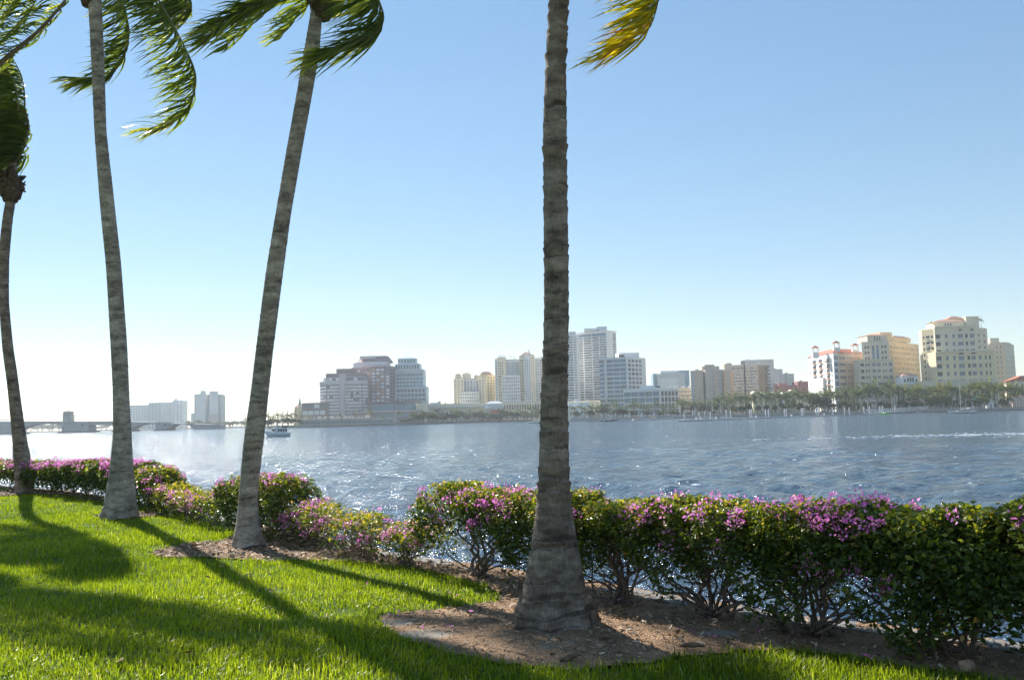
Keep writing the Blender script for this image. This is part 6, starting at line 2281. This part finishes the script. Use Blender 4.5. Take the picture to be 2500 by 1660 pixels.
def dock():
    m = plain('dock_float', (.55, .54, .52), .8, .12, .3)
    mp_ = plain('dock_pile', (.46, .46, .48), .7, .1, .5)
    cap = plain('pile_cap', (.75, .75, .74), .5, .05, .5)

    def Yd(px):
        return float(np.interp(px, [1663, 1800, 2040, 2170], [372, 430, 545, 585]))

    root = empty('floating_dock', (xpx(1663, 372), 372, WZ), 'long white floating dock reaching out from the promenade', 'dock')
    pxs = list(np.linspace(1663, 2172, 26))
    for a, b in zip(pxs[:-1], pxs[1:]):
        x0, y0, x1, y1 = xpx(a, Yd(a)), Yd(a), xpx(b, Yd(b)), Yd(b)
        Geo().box(((x0 + x1) / 2, (y0 + y1) / 2, WZ + .45), (math.hypot(x1 - x0, y1 - y0) - .15, 3.0, .55), math.atan2(y1 - y0, x1 - x0)).obj('float_section', m, root)
    # dock end platform
    Geo().box((xpx(1680, 376) + .5, 380, WZ + .5), (5.5, 7, .5), .3).obj('end_platform', m, root)
    for a in (1700, 1748, 1846, 1932, 2012):
        Geo().box((xpx(a, Yd(a)), Yd(a), WZ + 1.2), (.5, .5, 1.1)).obj('service_post', cap, root)
    k = 0
    for px, h in ((1671, 4.2), (1708, 4.6), (1735, 4.6), (1774, 5.2), (1784, 5.2), (1831, 5.4), (1835.5, 5.4), (1870, 5.4), (1877, 5.4), (1916, 5.6), (1920.5, 5.6), (1957, 5.8), (1961, 5.8), (1993, 5.9), (1998, 5.9), (2033, 6), (2062, 6), (2074, 6), (2110, 6.2), (2123, 6.2), (2149, 6.2), (2155, 6.2), (2186, 6.4)):
        Y = Yd(px) + 2.0 + (k % 2) * .8
        h *= .82
        x = xpx(px, Y)
        r = empty('mooring_pile', (x, Y, WZ), 'white capped mooring pile along the floating dock', 'pile', 'mooring piles of the floating dock')
        Geo().tube([(x, Y, WZ - 2), (x, Y, WZ + h)], .33, 10).obj('shaft', mp_, r, smooth=True)
        Geo().tube([(x, Y, WZ + h), (x, Y, WZ + h + .45)], [.36, .06], 10).obj('cap', cap, r, smooth=True)
        k += 1
    for px, Y, h in ((1398, 590, 5.2), (1434, 600, 4.8), (1469, 600, 5.2), (1504, 610, 5.2), (1537, 620, 5.0), (1568, 630, 5), (1598, 640, 5), (1661, 700, 6), (1692, 600, 5.4), (1722, 620, 5)):
        x = xpx(px, Y)
        r = empty('mooring_pile', (x, Y, WZ), 'white mooring pile beside the yachts at the quay', 'pile', 'mooring piles at the quay')
        Geo().tube([(x, Y, WZ - 2), (x, Y, WZ + h)], .36, 10).obj('shaft', mp_, r, smooth=True)
        Geo().tube([(x, Y, WZ + h), (x, Y, WZ + h + .45)], [.38, .06], 10).obj('cap', cap, r, smooth=True)
    # quay float where the yachts lie
    root = empty('quay', (xpx(1400, 605), 605, WZ), 'low grey quay behind the moored yachts', 'quay')
    for a, b in zip(range(1300, 1640, 20), range(1320, 1660, 20)):
        Ya, Yb = 600 + (a - 1300) * .25, 600 + (b - 1300) * .25
        x0, x1 = xpx(a, Ya), xpx(b, Yb)
        Geo().box(((x0 + x1) / 2, (Ya + Yb) / 2, WZ + .5), (math.hypot(x1 - x0, Yb - Ya) - .1, 3.5, .7), math.atan2(Yb - Ya, x1 - x0)).obj('quay_section', m, root)
    # gangway up to the promenade
    root = empty('gangway', (xpx(2150, 590), 590, WZ), 'sloping white gangway with railings from the dock to the promenade', 'gangway')
    a, b = Vector((xpx(2120, 600), 600, WZ + .8)), Vector((xpx(2262, 770), 770, LZ + .3))
    d = b - a
    rot = math.atan2(d.y, d.x)
    n = 14
    for i in range(n):
        c = a + d * (i + .5) / n
        Geo().box((c.x, c.y, c.z), (d.length / n - .1, 3, .35), rot).obj('deck_panel', m, root)
    g = Geo()
    for i in range(n * 2 + 1):
        c = a + d * i / (n * 2)
        for sg in (-1, 1):
            ox, oy = -math.sin(rot) * 1.4 * sg, math.cos(rot) * 1.4 * sg
            g.tube([(c.x + ox, c.y + oy, c.z), (c.x + ox, c.y + oy, c.z + 2.3)], .16, 4)
    for sg in (-1, 1):
        ox, oy = -math.sin(rot) * 1.4 * sg, math.cos(rot) * 1.4 * sg
        g.tube([(a.x + ox, a.y + oy, a.z + 2.3), (b.x + ox, b.y + oy, b.z + 2.3)], .14, 4)
    g.obj('railing', cap, root, kind='stuff')
    # trellis on the promenade
    root = empty('pergola', (xpx(2130, 815), 815, LZ), 'white flat pergola on thin posts among the royal palms', 'pergola')
    z1 = zpx(2130, 978, 815)
    Geo().box((xpx(2128, 815), 815, z1), (8, 4, 1.4)).obj('roof_frame', cap, root)
    for px in (2119, 2130, 2139):
        Geo().tube([(xpx(px, 814), 814, LZ - .5), (xpx(px, 814), 814, z1)], .22, 6).obj('post', cap, root)
    # promenade lamps
    rr = random.Random(8)
    for i in range(24):
        px = 1700 + i * 33 + rr.uniform(-8, 8)
        Y = shore_Y(px) + 3
        x = xpx(px, Y)
        r = empty('promenade_lamp', (x, Y, LZ - .6), 'small white globe lamp post on the far promenade', 'lamp post', 'promenade lamps')
        Geo().tube([(x, Y, LZ - .8), (x, Y, LZ + 3.6)], .13, 6).obj('post', B_MAST, r)
        V, Q = [], []
        for a_ in range(6):
            for b_ in range(8):
                p_, q_ = math.pi * a_ / 5, 2 * math.pi * b_ / 8
                V.append((x + .5 * math.sin(p_) * math.cos(q_), Y + .5 * math.sin(p_) * math.sin(q_), LZ + 4 + .55 * math.cos(p_)))
        for a_ in range(5):
            for b_ in range(8):
                Q.append((a_ * 8 + b_, (a_ + 1) * 8 + b_, (a_ + 1) * 8 + (b_ + 1) % 8, a_ * 8 + (b_ + 1) % 8))
        Geo().add(V, Q).obj('globe', C_WHITE, r, smooth=True)
    # parked cars and promenade bits
    for k, (px, col, lab) in enumerate(((1874, (.35, .55, .75), 'pale blue parked van on the promenade behind the dock piles'), (2010, (.6, .12, .06), 'red parked car on the promenade behind the dock piles'), (2068, (.75, .75, .75), 'white parked car on the promenade below the royal palms'), (2104, (.7, .7, .7), 'silver parked car on the promenade by the pergola'), (1655, (.7, .7, .7), 'white parked car on the quay road behind the small yacht'), (1948, (.55, .55, .58), 'grey parked car on the promenade below the white hotel'))):
        Y = shore_Y(px) + 2.4
        x = xpx(px, Y)
        r = empty('parked_car', (x, Y, LZ - .6), lab, 'car')
        cm = plain('car_paint_%d' % k, col, .3, .03, 1, spec=.5)
        z = LZ - .55
        hh = 1.3 if k == 0 else .75
        bd = Geo().prism([(x - 2.3, Y - .9), (x + 2.3, Y - .9), (x + 2.3, Y + .9), (x - 2.3, Y + .9)], z + .35, z + .35 + hh, .97).obj('body', cm, r)
        Geo().prism([(x - 1.4, Y - .8), (x + 1.2, Y - .8), (x + 1.2, Y + .8), (x - 1.4, Y + .8)], z + .35 + hh, z + .95 + hh, .8).obj('cabin', G_DARK, r)
        for dx in (-1.4, 1.4):
            for dy in (-.9, .9):
                Geo().tube([(x + dx, Y + dy - .1, z + .33), (x + dx, Y + dy + .1, z + .33)], .33, 10).obj('wheel', B_DARK, r)


dock()


def foam():
    m = plain('foam', (.80, .82, .83), .8, .08, .3)
    r_ = np.random.default_rng(9)
    g = Geo()
    def fleck(x, y, lx, ly, z=.1):
        n = 9
        th = np.linspace(0, 2 * math.pi, n, endpoint=False)
        k = r_.uniform(.5, 1.2, n)
        V = np.stack([x + lx * k * np.cos(th), y + ly * k * np.sin(th), np.full(n, WZ + z * .4)], 1)
        V = np.concatenate([V, [[x, y, WZ + z]]])
        g.add(V, None, [[i, (i + 1) % n, n] for i in range(n)])
    for i in range(300):
        px = 2560 - abs(r_.normal(0, 330))
        d0 = 90 + (2500 - px) * .004
        y = d0 + r_.normal(0, 1.2)
        if r_.random() < .2:
            y += r_.normal(0, 5)
        fleck(xpx(px, y), y, r_.uniform(.12, .45), r_.uniform(.04, .12), r_.uniform(.04, .10))
    for i in range(45):
        d = 14 * (500 / 14) ** r_.random()
        px = r_.uniform(-100, 2600)
        fleck(xpx(px, d), d, r_.uniform(.04, .16) * (1 + d / 90), r_.uniform(.03, .09) * (1 + d / 90), .06 + d / 5000)
    tag(g.obj('wake_foam', m), 'white foam of a boat wake and scattered whitecaps on the lagoon', 'foam', kind='stuff')


foam()


def haze():
    m = bpy.data.materials.new('haze_air')
    m.use_nodes = True
    t = m.node_tree
    for n in list(t.nodes):
        t.nodes.remove(n)
    out = t.nodes.new('ShaderNodeOutputMaterial')
    v = t.nodes.new('ShaderNodeVolumePrincipled')
    v.inputs['Color'].default_value = (0.86, 0.93, 1.0, 1)
    v.inputs['Density'].default_value = HAZE
    v.inputs['Anisotropy'].default_value = 0.3
    t.links.new(v.outputs[0], out.inputs['Volume'])
    g = Geo().box((0, 2000, 66), (16000, 6000, 140))
    o = g.obj('haze', m)
    tag(o, 'thin pale sea haze in the air', 'haze', kind='stuff')


HAZE = 0.00011
haze()
